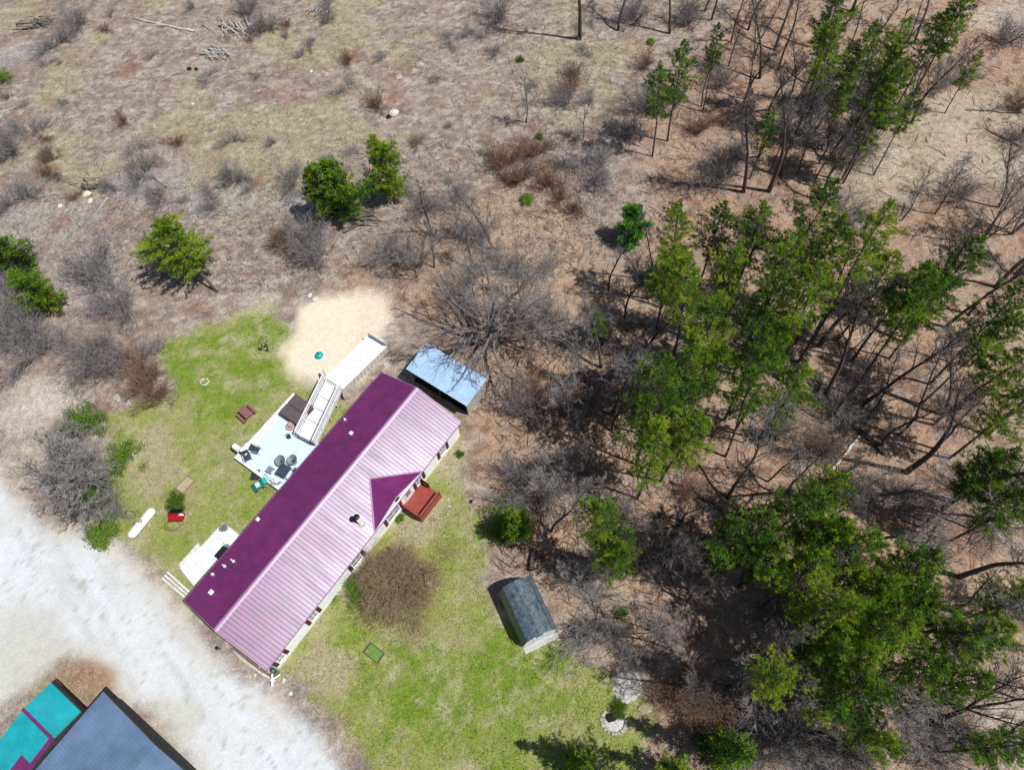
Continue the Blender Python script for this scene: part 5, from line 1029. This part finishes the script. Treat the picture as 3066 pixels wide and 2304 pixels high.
# loose sticks and leaves nobody could count
def litter(name, label, m, regions, n, l0, l1, r, seed):
    rng = random.Random(seed); b = MB(); PT = []
    for i in range(n):
        x0, y0, x1, y1 = rng.choice(regions); PT.append(dd(x0+(x1-x0)*rng.random(), y0+(y1-y0)*rng.random(), .03))
    px_ = np.array([q.x for q in PT]); py_ = np.array([q.y for q in PT]); ok = (polydist(px_, py_, LAWN) < -.8) & (polydist(px_, py_, SAND) < -.5) & (polydist(px_, py_, GRAVEL) < -.5)
    for p, good in zip(PT, ok):
        if not good: continue
        p = p.copy(); a = rng.random()*3.14; L_ = l0+(l1-l0)*rng.random()**2; d = Vector((math.cos(a), math.sin(a), rng.gauss(0, .12)))
        w = Vector((-d.y, d.x, 0))*r*(.6+rng.random()); q = p+d*L_*.5+w*rng.gauss(0, 3)+Vector((0, 0, .05)); e = p+d*L_
        up = Vector((0, 0, r*2)); b.add([p-w, p+w, p+up, q-w, q+w, q+up, e], [(0, 3, 5, 2), (1, 2, 5, 4), (3, 6, 5), (4, 5, 6)], rng.random())
    o = b.build(name, M[m], None); return tag(o, label, 'sticks', kind='stuff')
FR = [(-20, -20, 1300, 420), (0, 400, 700, 640), (1100, -20, 1600, 560), (700, 300, 1300, 600)]
WR = [(1250, 400, 2240, 1680), (1450, -20, 2240, 420), (1080, 850, 1500, 1250), (1000, 700, 1400, 900)]
litter('loose_sticks', 'pale sticks littering the cleared field', 'deadwood', FR, 2600, .25, 1.7, .011, 1)
litter('loose_twigs', 'grey twigs littering the cleared field', 'twig', FR, 8000, .25, 1.5, .016, 2)
litter('dead_stalks', 'dark dead stalks lying over the cleared field', 'bark', FR, 2600, .2, 1.1, .013, 6)
litter('forest_sticks', 'dark sticks littering the woodland floor', 'bark', WR, 4200, .3, 2.4, .018, 3)
litter('forest_twigs', 'pale sticks littering the woodland floor', 'palebark', WR, 2200, .3, 1.8, .014, 4)

rng = random.Random(55); PT = [dd(230+1200*rng.random(), 640+1040*rng.random(), -.01) for _ in range(60000)]
px_ = np.array([q.x for q in PT]); py_ = np.array([q.y for q in PT]); nn = fbm(px_, py_, .9, 171, 5, .7)*.6+fbm(px_, py_, .35, 11)*.4; D_ = polydist(px_, py_, LAWN)
lx_ = cT*(px_-HC.x)+sT*(py_-HC.y); ly_ = -sT*(px_-HC.x)+cT*(py_-HC.y); inside = ((abs(lx_) < 4.3) & (abs(ly_) < 11.4)) | ((lx_ > -10.5) & (lx_ < -4) & (ly_ > -1.2) & (ly_ < 6.3)) | ((lx_ > -8) & (lx_ < -4) & (ly_ > -11) & (ly_ < -5.4)) | ((lx_ > 4) & (lx_ < 6.4) & (ly_ > 3.3) & (ly_ < 6.3))
kk = (D_+(nn-.5)*6 > .0) & ~inside & (polydist(px_, py_, SAND) < -.3); b = MB()
for p, good, v in zip(PT, kk, nn):
    if not good: continue
    tn_ = max(0, min(1, 1.35-1.7*v+rng.gauss(0, .22))); s_ = .07+.09*rng.random()
    for _ in range(2):
        a = rng.random()*6.28; w = Vector((math.cos(a), math.sin(a), 0))*s_*.3; q = p+Vector((rng.gauss(0, .07), rng.gauss(0, .07), 0)); b.add([q-w, q+w, q+Vector((rng.gauss(0, .05), rng.gauss(0, .05), .02+s_*.55))], [(0, 1, 2)], tn_)
tag(b.build('grass_tufts', M['grass'], None), 'green and straw coloured grass tufts growing all over the lawn', 'grass', kind='stuff')

# ------------------------------------------------------------ labels that say which one
LM = [((1070, 690), 'the big spreading tree'), ((960, 810), 'the carport shed roof'), ((1130, 1310), 'the grey barn shaped shed'), ((1363, 490), 'the lone small spruce'), ((1355, 1480), 'the ash patch'), ((1820, 990), 'the fallen birch trunk'),
      ((850, 1250), 'the round brown bush'), ((905, 1080), 'the red porch'), ((475, 125), 'the bleached branch heap'), ((790, 400), 'the pair of young pines'), ((2190, 20), 'the top right corner'), ((2190, 1640), 'the bottom right corner'), ((20, 20), 'the top left corner'),
      ((2200, 831), 'the middle of the right edge'), ((2030, 320), 'the tan clearing'), ((1325, 1555), 'the stone fire pit'), ((370, 530), 'the ragged lone pine'), ((60, 610), 'the bright pair at the left edge'), ((200, 430), 'the white field rocks'), ((1252, 85), 'the tall tree at the top edge'),
      ((1430, 1150), 'the red brown clearing'), ((740, 690), 'the sand patch'), ((845, 245), 'the white mid field rock'), ((2200, 1300), 'the lower right edge'), ((1640, 415), 'the forked trunks above the pines'), ((200, 1050), 'the gravel edge thicket')]
DR = ['right of', 'above right of', 'above', 'above left of', 'left of', 'below left of', 'below', 'below right of']
byk = {}
for o, look, top in AUTO:
    x, y = pix(top); x /= K; y /= K
    best = min(LM, key=lambda l: math.hypot(x-l[0][0], y-l[0][1])); dx, dy = x-best[0][0], best[0][1]-y
    s = int(round(math.degrees(math.atan2(dy, dx))/45)) % 8
    byk.setdefault((look, best[1], DR[s]), []).append((math.hypot(dx, dy), o))
ORD = ['nearest', 'second nearest', 'third nearest', 'fourth nearest', 'fifth nearest', 'sixth nearest', 'seventh nearest', 'eighth nearest', 'ninth nearest', 'tenth nearest', 'eleventh nearest', 'twelfth nearest']
for (look, lm, dr), L_ in byk.items():
    L_.sort(key=lambda q: q[0])
    for i, (_, o) in enumerate(L_):
        o['label'] = f'{look} {dr} {lm}' + ('' if len(L_) == 1 else f', {ORD[min(i, 11)]}')
